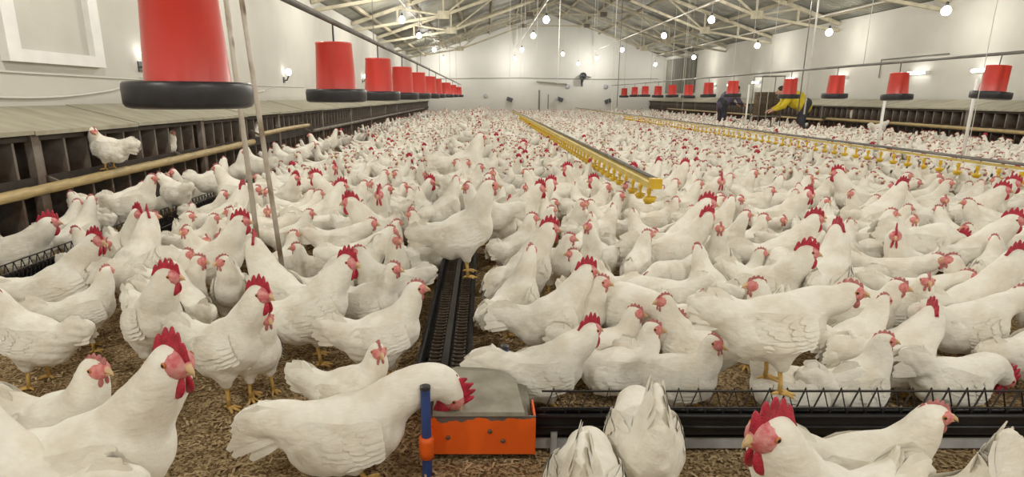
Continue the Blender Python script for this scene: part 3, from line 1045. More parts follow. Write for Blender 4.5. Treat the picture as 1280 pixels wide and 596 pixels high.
# ------------------------------------------------------------------ implicit surfaces (for birds and people)
class Field:
    def __init__(s, lo, hi, h):
        s.lo, s.h = np.array(lo, float), h
        s.n = np.ceil((np.array(hi) - s.lo) / h).astype(int) + 1
        s.f = np.full(s.n, 0.08)
        s.ax = [s.lo[i] + h * np.arange(s.n[i]) for i in range(3)]

    def _sub(s, lo, hi):
        a = np.maximum(((np.array(lo) - s.lo) / s.h).astype(int), 0)
        b = np.minimum(((np.array(hi) - s.lo) / s.h).astype(int) + 2, s.n)
        sl = tuple(slice(a[i], max(b[i], a[i])) for i in range(3))
        X, Y, Z = np.meshgrid(*[s.ax[i][sl[i]] for i in range(3)], indexing='ij')
        return sl, X, Y, Z

    def _smin(s, sl, d, k):
        f = s.f[sl]
        hh = np.clip(0.5 + 0.5 * (f - d) / k, 0, 1)
        s.f[sl] = f * (1 - hh) + d * hh - k * hh * (1 - hh)

    def ell(s, c, r, Rm=None, k=0.02):
        c = np.array(c, float)
        r = np.array(r, float)
        m = r.max() + 0.04 + k
        sl, X, Y, Z = s._sub(c - m, c + m)
        if X.size == 0:
            return
        q = np.stack([X - c[0], Y - c[1], Z - c[2]], -1)
        if Rm is not None:
            q = q @ np.array(Rm.to_3x3())     # local = R^T q
        k0 = np.linalg.norm(q / r, axis=-1)
        k1 = np.linalg.norm(q / (r * r), axis=-1)
        s._smin(sl, k0 * (k0 - 1) / np.maximum(k1, 1e-6), k)

    def cap(s, a, b, ra, rb, k=0.02):
        a, b = np.array(a, float), np.array(b, float)
        m = max(ra, rb) + 0.04 + k
        sl, X, Y, Z = s._sub(np.minimum(a, b) - m, np.maximum(a, b) + m)
        if X.size == 0:
            return
        q = np.stack([X - a[0], Y - a[1], Z - a[2]], -1)
        ba = b - a
        t = np.clip((q @ ba) / max(ba @ ba, 1e-9), 0, 1)
        d = np.linalg.norm(q - t[..., None] * ba, axis=-1) - (ra + (rb - ra) * t)
        s._smin(sl, d, k)

    def mesh(s):
        """naive surface nets -> (verts, quads)"""
        f = s.f
        ins = f < 0
        n = np.array(f.shape) - 1
        corner = [(i, j, k) for i in (0, 1) for j in (0, 1) for k in (0, 1)]

        def sh(a, o):
            return a[o[0]:o[0] + n[0], o[1]:o[1] + n[1], o[2]:o[2] + n[2]]
        cnt = sum(sh(ins, o).astype(np.int8) for o in corner)
        act = (cnt > 0) & (cnt < 8)
        idx = np.full(act.shape, -1, int)
        ijk = np.argwhere(act)
        idx[act] = np.arange(len(ijk))
        acc = np.zeros((len(ijk), 3))
        num = np.zeros(len(ijk))
        vals = {o: sh(f, o)[act] for o in corner}
        for o in corner:
            for ax in range(3):
                if o[ax]:
                    continue
                p = list(o)
                p[ax] = 1
                p = tuple(p)
                a, b = vals[o], vals[p]
                m = (a < 0) != (b < 0)
                t = np.where(m, a / np.where(m, a - b, 1), 0)
                for q in range(3):
                    acc[:, q] += np.where(m, o[q] + (t if q == ax else 0), 0)
                num += m
        vs_ = s.lo + s.h * (ijk + acc / num[:, None])
        quads = []
        for ax in range(3):
            a = [slice(1, -1)] * 3
            a[ax] = slice(0, -1)
            b = [slice(1, -1)] * 3
            b[ax] = slice(1, None)
            A, B = ins[tuple(a)], ins[tuple(b)]
            e = np.argwhere(A != B)
            if len(e) == 0:
                continue
            flip = A[tuple(e.T)]
            off = np.ones(3, int)
            off[ax] = 0
            e = e + off
            o1, o2 = [q for q in range(3) if q != ax]
            d1 = np.zeros(3, int); d1[o1] = 1
            d2 = np.zeros(3, int); d2[o2] = 1
            q = np.stack([idx[tuple((e - d1 - d2).T)], idx[tuple((e - d2).T)], idx[tuple(e.T)], idx[tuple((e - d1).T)]], 1)
            if ax == 1:
                flip = ~flip
            q = np.where(flip[:, None], q, q[:, ::-1])
            quads.append(q)
        return vs_, np.concatenate(quads)


def np_mesh(name, vs_, quads, mats, mi=None, smooth=True):
    me = bpy.data.meshes.new(name)
    me.from_pydata(vs_.tolist(), [], quads.tolist())
    for m in (mats if isinstance(mats, (list, tuple)) else [mats]):
        me.materials.append(m)
    if mi is not None:
        me.polygons.foreach_set('material_index', mi)
    if smooth:
        me.polygons.foreach_set('use_smooth', [True] * len(me.polygons))
    me.update()
    return me


def vnoise(p, freq, seed):
    r = np.random.RandomState(seed)
    out = np.zeros(len(p))
    for k in range(7):
        d = r.normal(size=3)
        d /= np.linalg.norm(d)
        out += np.sin((p @ d) * freq * r.uniform(0.7, 1.5) + r.uniform(0, 6.28))
    return out / 7


# ------------------------------------------------------------------ birds
# pose: torso pitch, head position (bird frame), head yaw, head pitch, sit (lowering), tail lift
POSES = {
    'alert':   dict(sex='hen', pitch=14, head=(0.145, 0.0, 0.43), yaw=0, hp=-4, sit=0.0, tail=42),
    'alert_left': dict(sex='hen', pitch=12, head=(0.135, 0.02, 0.43), yaw=48, hp=-4, sit=0.0, tail=42),
    'alert_right': dict(sex='hen', pitch=12, head=(0.135, -0.02, 0.43), yaw=-48, hp=-4, sit=0.0, tail=42),
    'tall':    dict(sex='hen', pitch=22, head=(0.135, 0.0, 0.47), yaw=10, hp=0, sit=0.0, tail=30),
    'forward': dict(sex='hen', pitch=6, head=(0.215, 0.0, 0.375), yaw=0, hp=-8, sit=0.0, tail=34),
    'low':     dict(sex='hen', pitch=-2, head=(0.255, 0.02, 0.26), yaw=15, hp=-28, sit=0.0, tail=40),
    'peck':    dict(sex='hen', pitch=-10, head=(0.245, 0.0, 0.12), yaw=0, hp=-60, sit=0.0, tail=45),
    'sit':     dict(sex='hen', pitch=6, head=(0.135, 0.0, 0.335), yaw=-25, hp=-2, sit=0.085, tail=40),
    'rooster_alert': dict(sex='rooster', pitch=18, head=(0.165, 0.0, 0.45), yaw=0, hp=-6, sit=0.0, tail=45),
    'rooster_left': dict(sex='rooster', pitch=16, head=(0.16, 0.02, 0.44), yaw=45, hp=-6, sit=0.0, tail=45),
    'rooster_right': dict(sex='rooster', pitch=20, head=(0.165, -0.025, 0.435), yaw=-48, hp=-8, sit=0.0, tail=35),
    'rooster_lean': dict(sex='rooster', pitch=15, head=(0.195, -0.03, 0.465), yaw=-32, hp=-10, sit=0.0, tail=12),
    'rooster_peck': dict(sex='rooster', pitch=3, head=(0.30, 0.012, 0.212), yaw=-20, hp=-62, sit=0.10, tail=14, roll=0),
    'rooster_sit': dict(sex='rooster', pitch=8, head=(0.185, 0.0, 0.315), yaw=18, hp=-6, sit=0.08, tail=35),
    'rooster_sit_left': dict(sex='rooster', pitch=8, head=(0.165, 0.02, 0.315), yaw=62, hp=-10, sit=0.08, tail=35),
    'rooster_sit_right': dict(sex='rooster', pitch=8, head=(0.17, -0.02, 0.325), yaw=-50, hp=-6, sit=0.08, tail=35),
    'stride': dict(sex='hen', pitch=6, head=(0.225, -0.01, 0.355), yaw=-12, hp=-4, sit=0.0, tail=30),
    'feed': dict(sex='hen', pitch=-16, head=(0.20, 0.0, 0.10), yaw=0, hp=-65, sit=0.0, tail=80, fan=9),
    'preen': dict(sex='hen', pitch=8, head=(0.075, 0.06, 0.34), yaw=150, hp=-25, sit=0.05, tail=22),
    'rooster_feed': dict(sex='rooster', pitch=-8, head=(0.245, 0.0, 0.15), yaw=-10, hp=-40, sit=0.085, tail=30),
    'rooster_low': dict(sex='rooster', pitch=-4, head=(0.27, 0.0, 0.25), yaw=-15, hp=-30, sit=0.0, tail=40),
}


def bez(p0, p1, p2, p3, t):
    return p0 * (1 - t) ** 3 + p1 * 3 * t * (1 - t) ** 2 + p2 * 3 * t * t * (1 - t) + p3 * t ** 3


def blade(mb, pts, nrm, widths, fold=0.12):
    """a feather: a tapered strip with a raised quill line along pts"""
    n = len(pts)
    vs_, fs = [], []
    for i in range(n):
        d = (pts[min(i + 1, n - 1)] - pts[max(i - 1, 0)]).normalized()
        s = d.cross(nrm).normalized() * widths[i]
        vs_ += [pts[i] - s - nrm * widths[i] * fold, pts[i], pts[i] + s - nrm * widths[i] * fold]
    for i in range(n - 1):
        b = 3 * i
        fs += [(b, b + 1, b + 4, b + 3), (b + 1, b + 2, b + 5, b + 4)]
    mb.add(vs_, fs)


def comb_mesh(Hm, sex, seed):
    r = random.Random(seed)
    rooster = sex == 'rooster'
    mb = MB()
    n = 23
    x0, x1 = (0.042, -0.058) if rooster else (0.036, -0.040)
    hmax = 0.050 if rooster else 0.021
    pk = 5
    vs_, fs = [], []
    for i in range(n):
        t = i / (n - 1)
        x = x0 + (x1 - x0) * t
        env = math.sin(PI * min(1, 0.14 + 0.80 * t)) ** 0.7
        ser = abs(math.sin(PI * (pk * t + 0.12)))
        ser = 1 - (1 - ser) ** 1.2
        hgt = hmax * env * (0.42 + 0.58 * ser)
        if i in (0, n - 1):
            hgt = 0.004
        bz = 0.024 - 0.9 * max(0, t - 0.55) * (0.03 if not rooster else 0.012) - 30 * (x - 0.0) ** 2 * 0.16
        lean = (0.0 if rooster else 0.42) * hgt + (0.004 * math.sin(5 * t + seed))
        spread = -0.012 * max(0, t - 0.3) * hgt / hmax
        rows = [(0, 0.0065), (0.35, 0.0055), (0.7, 0.0042), (0.93, 0.003)]
        if not rooster:
            rows = [(a, b * 0.8) for a, b in rows]
        for a, th in rows:
            z = bz - 0.006 + (hgt + 0.006) * a
            vs_.append(Vector((x + spread * a, lean * a * a + th, z)))
            vs_.append(Vector((x + spread * a, lean * a * a - th, z)))
        vs_.append(Vector((x + spread, lean, bz + hgt)))
    m = 9
    for i in range(n - 1):
        a, b = i * m, (i + 1) * m
        for q in range(3):
            fs.append((a + 2 * q, a + 2 * q + 2, b + 2 * q + 2, b + 2 * q))
            fs.append((a + 2 * q + 1, b + 2 * q + 1, b + 2 * q + 3, a + 2 * q + 3))
        fs.append((a + 6, a + 8, b + 8, b + 6))
        fs.append((a + 7, b + 7, b + 8, a + 8))
        fs.append((a, b, b + 1, a + 1))
    for a in (0, (n - 1) * m):
        fs.append((a, a + 1, a + 3, a + 2))
        fs.append((a + 2, a + 3, a + 5, a + 4))
        fs.append((a + 4, a + 5, a + 7, a + 6))
        fs.append((a + 6, a + 7, a + 8))
    mb.add([Hm @ p for p in vs_], fs)
    return mb


LIB = {}


def build_bird(pose, vox):
    key = (pose, vox)
    if key in LIB:
        return LIB[key]
    p = POSES[pose]
    rooster = p['sex'] == 'rooster'
    seed = sum(ord(c) for c in pose)
    zb = 0.228 - p['sit']
    T = Matrix.Translation((0, 0, zb)) @ Matrix.Rotation(-R(p['pitch']), 4, 'Y')
    head = Vector(p['head'])
    HR = Matrix.Rotation(R(p['yaw']), 4, 'Z') @ Matrix.Rotation(-R(p['hp']), 4, 'Y') @ Matrix.Rotation(R(p.get('roll', 0)), 4, 'X')
    Hm = Matrix.Translation(head) @ HR
    F = Field((-0.37, -0.17, min(0.02, head.z - 0.09)), (max(0.22, head.x + 0.08), 0.17, max(0.52, head.z + 0.07)), vox)
    tw = lambda q: T @ Vector(q)
    F.ell(tw((0, 0, 0)), (0.140, 0.098, 0.105), T, 0.02)
    F.ell(tw((0.075, 0, 0.012)), (0.085, 0.078, 0.088), T, 0.04)
    F.ell(tw((-0.075, 0, -0.028)), (0.088, 0.082, 0.080), T, 0.04)
    RT = T @ Matrix.Rotation(R(p['tail']), 4, 'Y')
    F.ell(tw((-0.135, 0, 0.048)), (0.085, 0.047, 0.050), RT, 0.045)
    tl_ = R(p['tail'])
    F.ell(tw((-0.15 - 0.035 * math.cos(tl_), 0, 0.045 + 0.035 * math.sin(tl_))), (0.112, 0.030, 0.058), RT, 0.045)
    # thighs
    hips = []
    for s in (-1, 1):
        h0 = tw((0.0, s * 0.052, -0.045))
        kn = Vector((0.02, s * 0.05, max(0.055, 0.105 - p['sit'] * 0.6)))
        F.cap(h0, kn, 0.056, 0.023, 0.035)
        hips.append(kn)
    # neck
    n0 = tw((0.085, 0, 0.045))
    back = HR @ Vector((-1, 0, 0))
    n3 = head + back * 0.012 + Vector((0, 0, -0.006))
    up = tw((0.085 + 0.07, 0, 0.045 + 0.055))
    n2 = n3 + Vector((-0.012, 0, -0.055)) if p['hp'] > -40 else n3 + back * 0.06 + Vector((0, 0, 0.03))
    rr = (0.073, 0.035) if rooster else (0.063, 0.0275)
    prev = None
    for i in range(9):
        t = i / 8
        q = bez(n0, up, n2, n3, t)
        rad = rr[0] + (rr[1] - rr[0]) * (t ** 0.7)
        if prev is not None:
            F.cap(prev[0], q, prev[1], rad, 0.022)
        prev = (q, rad)
    F.ell(Hm @ Vector((0, 0, 0)), (0.039, 0.0275, 0.031), Hm, 0.012)
    vs_, quads = F.mesh()
    # ruffled down: displace along an approximate normal, less on the head
    c = np.zeros_like(vs_)
    me0 = np_mesh('tmp', vs_, quads, M['feather'])
    nr = np.zeros(len(vs_) * 3)
    me0.vertices.foreach_get('normal', nr)
    nr = nr.reshape(-1, 3)
    bpy.data.meshes.remove(me0)
    hd = np.linalg.norm(vs_ - np.array(head), axis=1)
    amp = np.clip((hd - 0.05) / 0.12, 0, 1)
    low = np.clip((0.24 - vs_[:, 2]) / 0.1, 0, 1) + np.clip((-0.08 - vs_[:, 0]) / 0.08, 0, 1)
    disp = amp * (0.0030 * vnoise(vs_ * np.array((1, 1, 1)), 55, seed) + (0.0022 + 0.003 * low) * vnoise(vs_, 130, seed + 1))
    vs_ = vs_ + nr * disp[:, None]
    L = {}
    L['body'] = np_mesh('bird_body', vs_, quads, M['feather'])

    # wings: three tiers of feathers laid on the flank
    def flank(x, z, s):
        """outermost surface of the torso at torso-frame (x, z) on side s"""
        best = 0.02
        for (cx, cz, rx, ry, rz) in ((0, 0, 0.140, 0.098, 0.105), (0.075, 0.012, 0.088, 0.081, 0.090), (-0.075, -0.028, 0.092, 0.085, 0.083), (-0.135, 0.048, 0.085, 0.05, 0.055)):
            w = 1 - ((x - cx) / rx) ** 2 - ((z - cz) / rz) ** 2
            if w > 0:
                best = max(best, ry * math.sqrt(w))
        return best * s
    wings = []
    r = random.Random(seed)
    for s in (-1, 1):
        mb = MB()
        tiers = [(0.030, 0.052, 0.125, 0.019, 7, 0.004), (0.055, 0.050, 0.105, 0.019, 7, 0.008), (0.085, 0.050, 0.075, 0.018, 7, 0.012), (0.105, 0.045, 0.05, 0.016, 6, 0.015)]
        # primaries folded towards the tail
        for (xs, ztop, ln, wd, cnt, off) in tiers:
            for k in range(cnt):
                t = k / (cnt - 1)
                z0 = ztop - 0.085 * t
                xa = xs - 0.030 * math.sin(PI * t) * 0 - 0.012 * (t - 0.5) ** 2
                ll = ln * (1.25 - 0.55 * t) * r.uniform(0.92, 1.08)
                ang = R(4 + 10 * (0.5 - t)) + R(r.uniform(-3, 3))
                pts, ws = [], []
                for i in range(5):
                    q = i / 4
                    x = xa - ll * q * math.cos(ang)
                    z = z0 + ll * q * math.sin(ang) - 0.012 * q * q
                    y = flank(x, z, s) + s * (off * 0.55 + 0.003 + 0.004 * q)
                    pts.append(tw((x, y, z)))
                    ws.append(wd * (0.75, 1.0, 1.0, 0.8, 0.22)[i])
                nrm = (T.to_3x3() @ Vector((0, s, 0.25))).normalized()
                blade(mb, pts, nrm, ws, 0.05)
        wings.append(mb.mesh('wing', M['feather'], True))
    L['wings'] = wings
    # tail: two sides of a steep fan that close over a downy wedge
    mb = MB()
    tl_ = R(p['tail'])
    root = Vector((-0.125, 0, 0.045))
    nrow = 8
    for s in (-1, 1):
        for k in range(nrow):
            t = k / (nrow - 1)
            a0 = tl_ + R(-34 + 66 * t) + R(r.uniform(-4, 4))
            ln = (0.150 if not rooster else 0.175) * (0.84 + 0.22 * math.sin(PI * (0.15 + 0.7 * t))) * r.uniform(0.92, 1.06)
            pts, ws = [], []
            for i in range(5):
                q = 0.25 + 0.75 * i / 4
                a1 = a0 - (0.55 if rooster else 0.22) * q * q * (0.3 + t)
                y = s * (0.036 * (1 - q) + 0.012 * q * (1 - 0.6 * t) + 0.0016 * (k % 2) + 0.002)
                pts.append(tw(root + Vector((-math.cos(a1) * ln * q, y, math.sin(a1) * ln * q))))
                ws.append((0.017, 0.021, 0.023, 0.019, 0.007)[i])
            nrm = (T.to_3x3() @ Vector((0.1, s, 0.15))).normalized()
            blade(mb, pts, nrm, ws, 0.05)
    for k in range(5):
        a0 = tl_ + R(28 - 4 * k)
        pts = [tw(root + Vector((-math.cos(a0) * q, 0.004 * (k - 2), math.sin(a0) * q))) for q in (0.03, 0.06, 0.09, 0.11, 0.125 - 0.004 * k)]
        nrm = (T.to_3x3() @ Vector((math.sin(a0), 0.25 * (k - 2), math.cos(a0)))).normalized()
        blade(mb, pts, nrm, (0.020, 0.021, 0.019, 0.014, 0.006), 0.25)
    L['tail'] = mb.mesh('tail', M['feather'], True)
    # loose fluff on rump and thighs
    # head furniture
    cm = M['comb_rooster' if rooster else 'comb_hen']
    L['comb'] = comb_mesh(Hm, p['sex'], seed).mesh('comb', cm, True)
    mb = MB().ell(Hm @ Vector((0.011, 0, -0.003)), (0.0335, 0.0300, 0.029) if not rooster else (0.036, 0.0315, 0.033), HR, 14, 10)
    L['face'] = mb.mesh('face', M['face_rooster' if rooster else 'face_hen'], True)
    L['wattles'] = []
    for s in (-1, 1):
        ln = 0.029 if rooster else 0.016
        mb = MB().ell(Hm @ Vector((0.024, s * 0.010, -0.024 - ln * 0.72)), (0.022 if rooster else 0.011, 0.007, ln), HR @ Matrix.Rotation(R(s * 8), 4, 'X'), 10, 8)
        L['wattles'].append(mb.mesh('wattle', cm, True))
    mb = MB()
    mb.tube([Hm @ Vector(q) for q in ((0.030, 0, 0.002), (0.044, 0, 0.001), (0.056, 0, -0.005), (0.063, 0, -0.013))], [0.0115, 0.0085, 0.005, 0.001], 8)
    mb.tube([Hm @ Vector(q) for q in ((0.030, 0, -0.010), (0.044, 0, -0.011), (0.055, 0, -0.012))], [0.008, 0.006, 0.001], 8)
    L['beak'] = mb.mesh('beak', M['beak'], True)
    L['eyes'], L['lobes'] = [], []
    for s in (-1, 1):
        e = Vector((0.012, s * (0.0292 if not rooster else 0.0308), 0.006))
        mb = MB().ell(Hm @ e, (0.0066, 0.003, 0.0066), HR, 10, 6, 1)
        mb.ell(Hm @ (e + Vector((0, s * 0.0016, 0))), (0.0042, 0.0028, 0.0042), HR, 10, 6, 0)
        L['eyes'].append(mb.mesh('eye', [M['eye'], M['iris']], True))
        mb = MB().ell(Hm @ Vector((-0.016, s * 0.0255, -0.012)), (0.008, 0.005, 0.010), HR, 8, 6)
        L['lobes'].append(mb.mesh('earlobe', M['earlobe'], True))
    L['legs'] = []
    for s, kn in zip((-1, 1), hips):
        mb = MB()
        ft = Vector((0.022, s * 0.056, 0.011))
        if p['sit'] > 0.05:
            ft = Vector((0.05, s * 0.056, 0.011))
        mb.tube([kn + Vector((0, 0, 0.02)), kn + Vector((-0.006, 0, -0.01)), kn.lerp(ft, 0.6), ft], [0.011, 0.0085, 0.0072, 0.0085], 8)
        for a, ln in ((0, 0.052), (32, 0.044), (-32, 0.044), (172, 0.026)):
            d = Vector((math.cos(R(a)), math.sin(R(a)), 0))
            mb.tube([ft, ft + d * ln * 0.45 + Vector((0, 0, 0.001)), ft + d * ln * 0.85 + Vector((0, 0, -0.004)), ft + d * ln + Vector((0, 0, -0.009))], [0.0075, 0.0062, 0.0052, 0.0015], 6)
        L['legs'].append(mb.mesh('leg', M['leg'], True))
    LIB[key] = L
    return L


def place_bird(pose, loc, yaw, scale, label, group=None, fine=True):
    L = build_bird(pose, 0.0078 if fine else 0.0135)
    sex = POSES[pose]['sex']
    o = link(sex, L['body'], None, loc, (0, 0, R(yaw)), scale)
    if label:
        tag(o, label, sex, group)
    link('comb', L['comb'], o)
    link('face', L['face'], o)
    link('beak', L['beak'], o)
    link('tail', L['tail'], o)
    for k in (0, 1):
        link('wattle', L['wattles'][k], o)
        link('wing', L['wings'][k], o)
        link('leg', L['legs'][k], o)
        if fine:
            link('eye', L['eyes'][k], o)
            link('earlobe', L['lobes'][k], o)
    return o


# heroes: pose, head pixel (u, v), yaw (0 = facing right, 90 = away, -90 = to the camera), base height, scale, label, short name
HEROES = [
    ('rooster_lean', 217, 450, 5, 0, 1.12, 'large white rooster with spiky crimson comb filling the bottom left corner', 'large bottom left rooster'),
    ('alert', 118, 460, -12, 0, 0.93, 'white hen looking right, just left of the large bottom left rooster', 'hen at bottom left'),
    ('alert', -40, 505, 170, 0, 1.0, 'white hen cut off by the left edge at bottom left, tail towards the camera', 'cut off bottom left hen'),
    ('alert', -6, 368, 176, 0, 0.86, 'white hen facing left with its head cut by the left edge, legs showing', 'hen leaving at left edge'),
    ('rooster_right', 120, 300, 30, 0, 1.0, 'white rooster with red wattles turned right, in front of the left trough', 'rooster before the left trough'),
    ('rooster_left', 210, 345, -40, 0, 1.0, 'white rooster with large comb facing the camera side, above the bottom left rooster', 'rooster in front of the trough rooster'),
    ('rooster_alert', 325, 367, -20, 0, 0.98, 'white rooster with tall spiked comb, standing with yellow legs on bare litter', 'rooster with legs on litter'),
    ('rooster_right', 436, 327, 20, 0, 1.0, 'white rooster with spiked comb right of the two poles, left of the trough', 'rooster right of the poles'),
    ('alert', 520, 360, 10, 0, 0.90, 'white hen facing right close beside the middle trough, pink comb', 'hen beside the middle trough'),
    ('alert_right', 472, 438, -10, 0, 0.78, 'small white hen looking at the camera behind the pecking rooster', 'small hen behind pecking rooster'),
    ('rooster_peck', 566, 492, 9, 0, 1.06, 'white rooster stooping over the blue post, crimson comb on the grey lid', 'stooping rooster'),
    ('tall', 612, 232, 2, 0.158, 1.04, 'tall white hen standing on the middle feed trough, facing right', 'tall hen on the trough'),
    ('alert', (-0.2, 5.5), None, 30, 0.158, 1.3, 'white hen on the middle trough beyond the tall one, facing right and away', 'hen beyond the tall one'),
    ('rooster_right', 688, 285, 45, 0, 1.0, 'white rooster with dark red comb among hens right of the tall hen', 'rooster right of the tall hen'),
    ('rooster_alert', 734, 338, 8, 0, 0.90, 'white rooster with smooth curved comb facing right, above the spiked one', 'smooth combed rooster'),
    ('rooster_sit', 738, 412, 6, 0, 0.92, 'white rooster with ragged spiked comb behind the near end of the grill', 'spiked rooster behind grill'),
    ('sit', 816, 410, 4, 0.0, 0.83, 'white hen resting low behind the left part of the grill', 'hen resting behind the grill'),
    ('alert_left', 752, 352, -70, 0, 0.84, 'white hen with red face turned left, beside the smooth combed rooster', 'hen beside smooth combed rooster'),
    ('low', 846, 398, -60, 0, 1.0, 'white hen bowing its head right of the resting hen', 'bowing hen'),
    ('stride', 1062, 364, -2, 0.205, 0.92, 'big white hen standing on the cross trough with yellow legs showing', 'big hen on cross trough'),
    ('sit', 893, 428, -30, 0, 0.85, 'white hen resting behind the grill, right under the tail of the trough hen', 'hen under trough hen tail'),
    ('alert_right', 876, 370, -75, 0, 0.80, 'white hen with red wattles facing the camera, left of the trough hen tail', 'hen left of trough hen'),
    ('sit', 952, 432, 172, 0, 0.82, 'white hen resting behind the grill, behind the yellow legs of the trough hen', 'hen behind yellow legs'),
    ('sit', 1105, 425, 15, 0, 0.85, 'white hen resting behind the grill, left of the hook combed rooster', 'hen left of hook comb'),
    ('rooster_left', 1010, 315, -60, 0, 0.98, 'white rooster with dark red comb just behind the hen on the cross trough', 'rooster behind the trough hen'),
    ('rooster_sit_left', 1164, 392, 8, 0, 0.96, 'white rooster with dark hooked comb right of the hen on cross trough', 'hook combed rooster'),
    ('forward', 1277, 366, 4, 0, 0.92, 'white hen facing right at the right edge with yellow legs showing', 'right edge hen'),
    ('rooster_low', 1200, 300, 12, 0, 1.12, 'white rooster stretching its neck right, above the hook combed rooster', 'neck stretching rooster'),
    ('rooster_alert', 1272, 320, 5, 0, 0.98, 'white rooster with big red face at the right edge, above edge hen', 'right edge rooster'),
    ('alert_right', 1158, 350, -60, 0, 0.84, 'white hen facing the camera between the neck stretching and hook combed roosters', 'hen between two roosters'),
    ('alert', 1104, 375, 15, 0, 0.78, 'white hen peeking out just beyond the beak of the trough hen', 'hen at trough hen beak'),
    ('rooster_feed', 1256, 472, 4, 0.0, 0.82, 'white rooster feeding low behind the grill at the right edge', 'feeding rooster at right'),
    ('rooster_alert', 962, 540, 200, 0, 1.06, 'white rooster with thick crimson comb facing left in front of the trough', 'front rooster facing left'),
    ('alert', 1168, 517, -14, 0, 0.84, 'white hen facing right in front of the galvanised trough beam', 'front hen facing right'),
    ('feed', (0.425, 1.36), None, 84, 0, 0.95, 'white hen seen from behind with raised tail, bottom centre before the trough', 'tail up hen'),
    ('feed', (0.235, 1.17), None, 75, 0, 0.92, 'white hen with only its tail showing, left of the tail up hen', 'second tail up hen'),
    ('feed', (1.00, 1.04), None, 200, 0, 0.92, 'white hen at the bottom right, only its fluffy tail in view', 'tail at bottom right'),
    ('preen', (-3.06, 4.74), None, 176, 0.515, 0.92, 'white hen perched on the thick bamboo pole at left', 'hen on the bamboo'),
    ('rooster_sit', 62, 278, 12, 0.03, 1.08, 'white rooster with long drooping comb at the left trough guard', 'rooster at the trough guard'),
    ('alert', 90, 244, 160, 0.0, 0.95, 'white hen looking left under the bamboo pole', 'hen under the bamboo'),
    ('forward', 180, 232, 40, 0.05, 1.0, 'white hen with cocked tail in front of the nest boxes under the bamboo', 'cocked tail hen'),
    ('alert_left', 232, 288, -150, 0, 0.88, 'white hen facing left between the left trough and the left pole', 'hen left of the poles'),
    ('rooster_alert', 302, 276, 8, 0, 1.0, 'white rooster with curved red comb just left of the two poles', 'rooster left of the poles'),
    ('alert_right', 278, 326, -70, 0, 0.86, 'white hen with pink face looking at the camera, below the rooster near poles', 'pink faced hen'),
    ('alert', 332, 397, -45, 0, 0.80, 'white hen half hidden behind the rooster with spiked comb on the litter', 'half hidden hen'),
    ('alert', 272, 210, 178, 0.10, 1.0, 'white hen facing left at the left trough, beyond the left pole', 'hen beyond the left pole'),
    ('rooster_alert', 427, 232, 30, 0, 1.0, 'white rooster with upright red comb in the crowd right of the poles', 'upright combed rooster'),
    ('forward', 1110, 152, 8, 0.16, 1.0, 'white hen stretching right in front of the right nest boxes', 'hen before right nests'),
    ('rooster_left', 655, 180, -50, 0, 1.05, 'white rooster with dark comb left of the yellow drinker line', 'rooster left of drinker line'),
    ('rooster_alert', 1046, 216, 170, 0, 1.05, 'white rooster with tall dark comb in the right part of the flock', 'dark combed right rooster'),
    ('rooster_alert', 1128, 232, 10, 0, 1.05, 'white rooster with raised crimson comb near the thin drinker line', 'raised comb right rooster'),
    ('rooster_right', 1268, 275, 0, 0, 1.0, 'white rooster with hanging red wattles at the right edge, topmost there', 'topmost right edge rooster'),
    ('alert', 492, 335, -20, 0, 0.86, 'white hen with raised head between the poles rooster and middle trough', 'hen left of tall hen'),
]
heroes = []
for pose, u, v, yaw, base, sc, lab, short in HEROES:
    hx, hy, hz = (c * sc for c in POSES[pose]['head'])
    q = P(u, v, base + hz) if v is not None else None
    cy, sy = math.cos(R(yaw)), math.sin(R(yaw))
    loc = Vector((q.x - (hx * cy - hy * sy), q.y - (hx * sy + hy * cy), base)) if q else Vector((*u, base))
    if loc.x < NX_L + 0.2 and base < 0.3:
        loc.x = NX_L + 0.22
    place_bird(pose, loc, yaw, sc, lab, None, True)
    heroes.append((loc.x, loc.y, short, sc, yaw))
print('heroes', [(round(h[0], 2), round(h[1], 2), h[2]) for h in heroes])

# hens standing along the left trough
ys = [4.05, 4.55, 5.2, 5.75, 6.3, 7.0, 7.7, 8.5, 9.4]
for k, y in enumerate(ys):
    if any((h[0] + 2.46) ** 2 + (h[1] - y) ** 2 < 0.10 for h in heroes):
        continue
    place_bird(['alert', 'forward', 'alert_left', 'tall', 'alert_right'][k % 5], (-2.46 + rng.uniform(-0.03, 0.03), y, 0.157), rng.choice((10, 40, 170, -30, 150)), rng.uniform(0.84, 0.92),
               'white hen standing up on the left feed trough, %s counting away from the foreground' % ORD[k], 'hens on the left trough', y < 5)
    heroes.append((-2.46, y, 'hen %s on left trough' % ORD[k], 0.85, 90))

# birds inside / on the nests
for k, (x, y, z, yaw, pose, lab) in enumerate((
        (-3.36, 6.1, 0.46, 0, 'sit', 'white hen sitting inside a left nest box above the bamboo'),
        (-3.33, 8.35, 0.46, 0, 'sit', 'white hen peeping out of a left nest box behind the poles'),
        (9.68, 9.6, 0.46, 180, 'sit', 'white hen sitting in a right nest box, pale against the dark opening'),
        (9.68, 15.35, 0.46, 180, 'sit', 'white hen in a right nest box beyond the white drop pipe'))):
    place_bird(pose, (x, y, z), yaw, 0.80, lab, None, False)

# ------------------------------------------------------------------ the crowd
EXCL = [(-0.36, 0.07, 1.4, 3.5), (-2.70, -2.22, 2.0, 32), (-0.35, 5.0, 0.0, 1.84), (1.10, 1.24, 3.8, 25), (-1.3, -0.95, 2.75, 3.15), (-2.75, -1.95, 1.8, 2.9), (7.4, 9.4, 15.0, 16.6), (7.2, 9.3, 18.9, 20.3)]
crowd = []
cell = {}


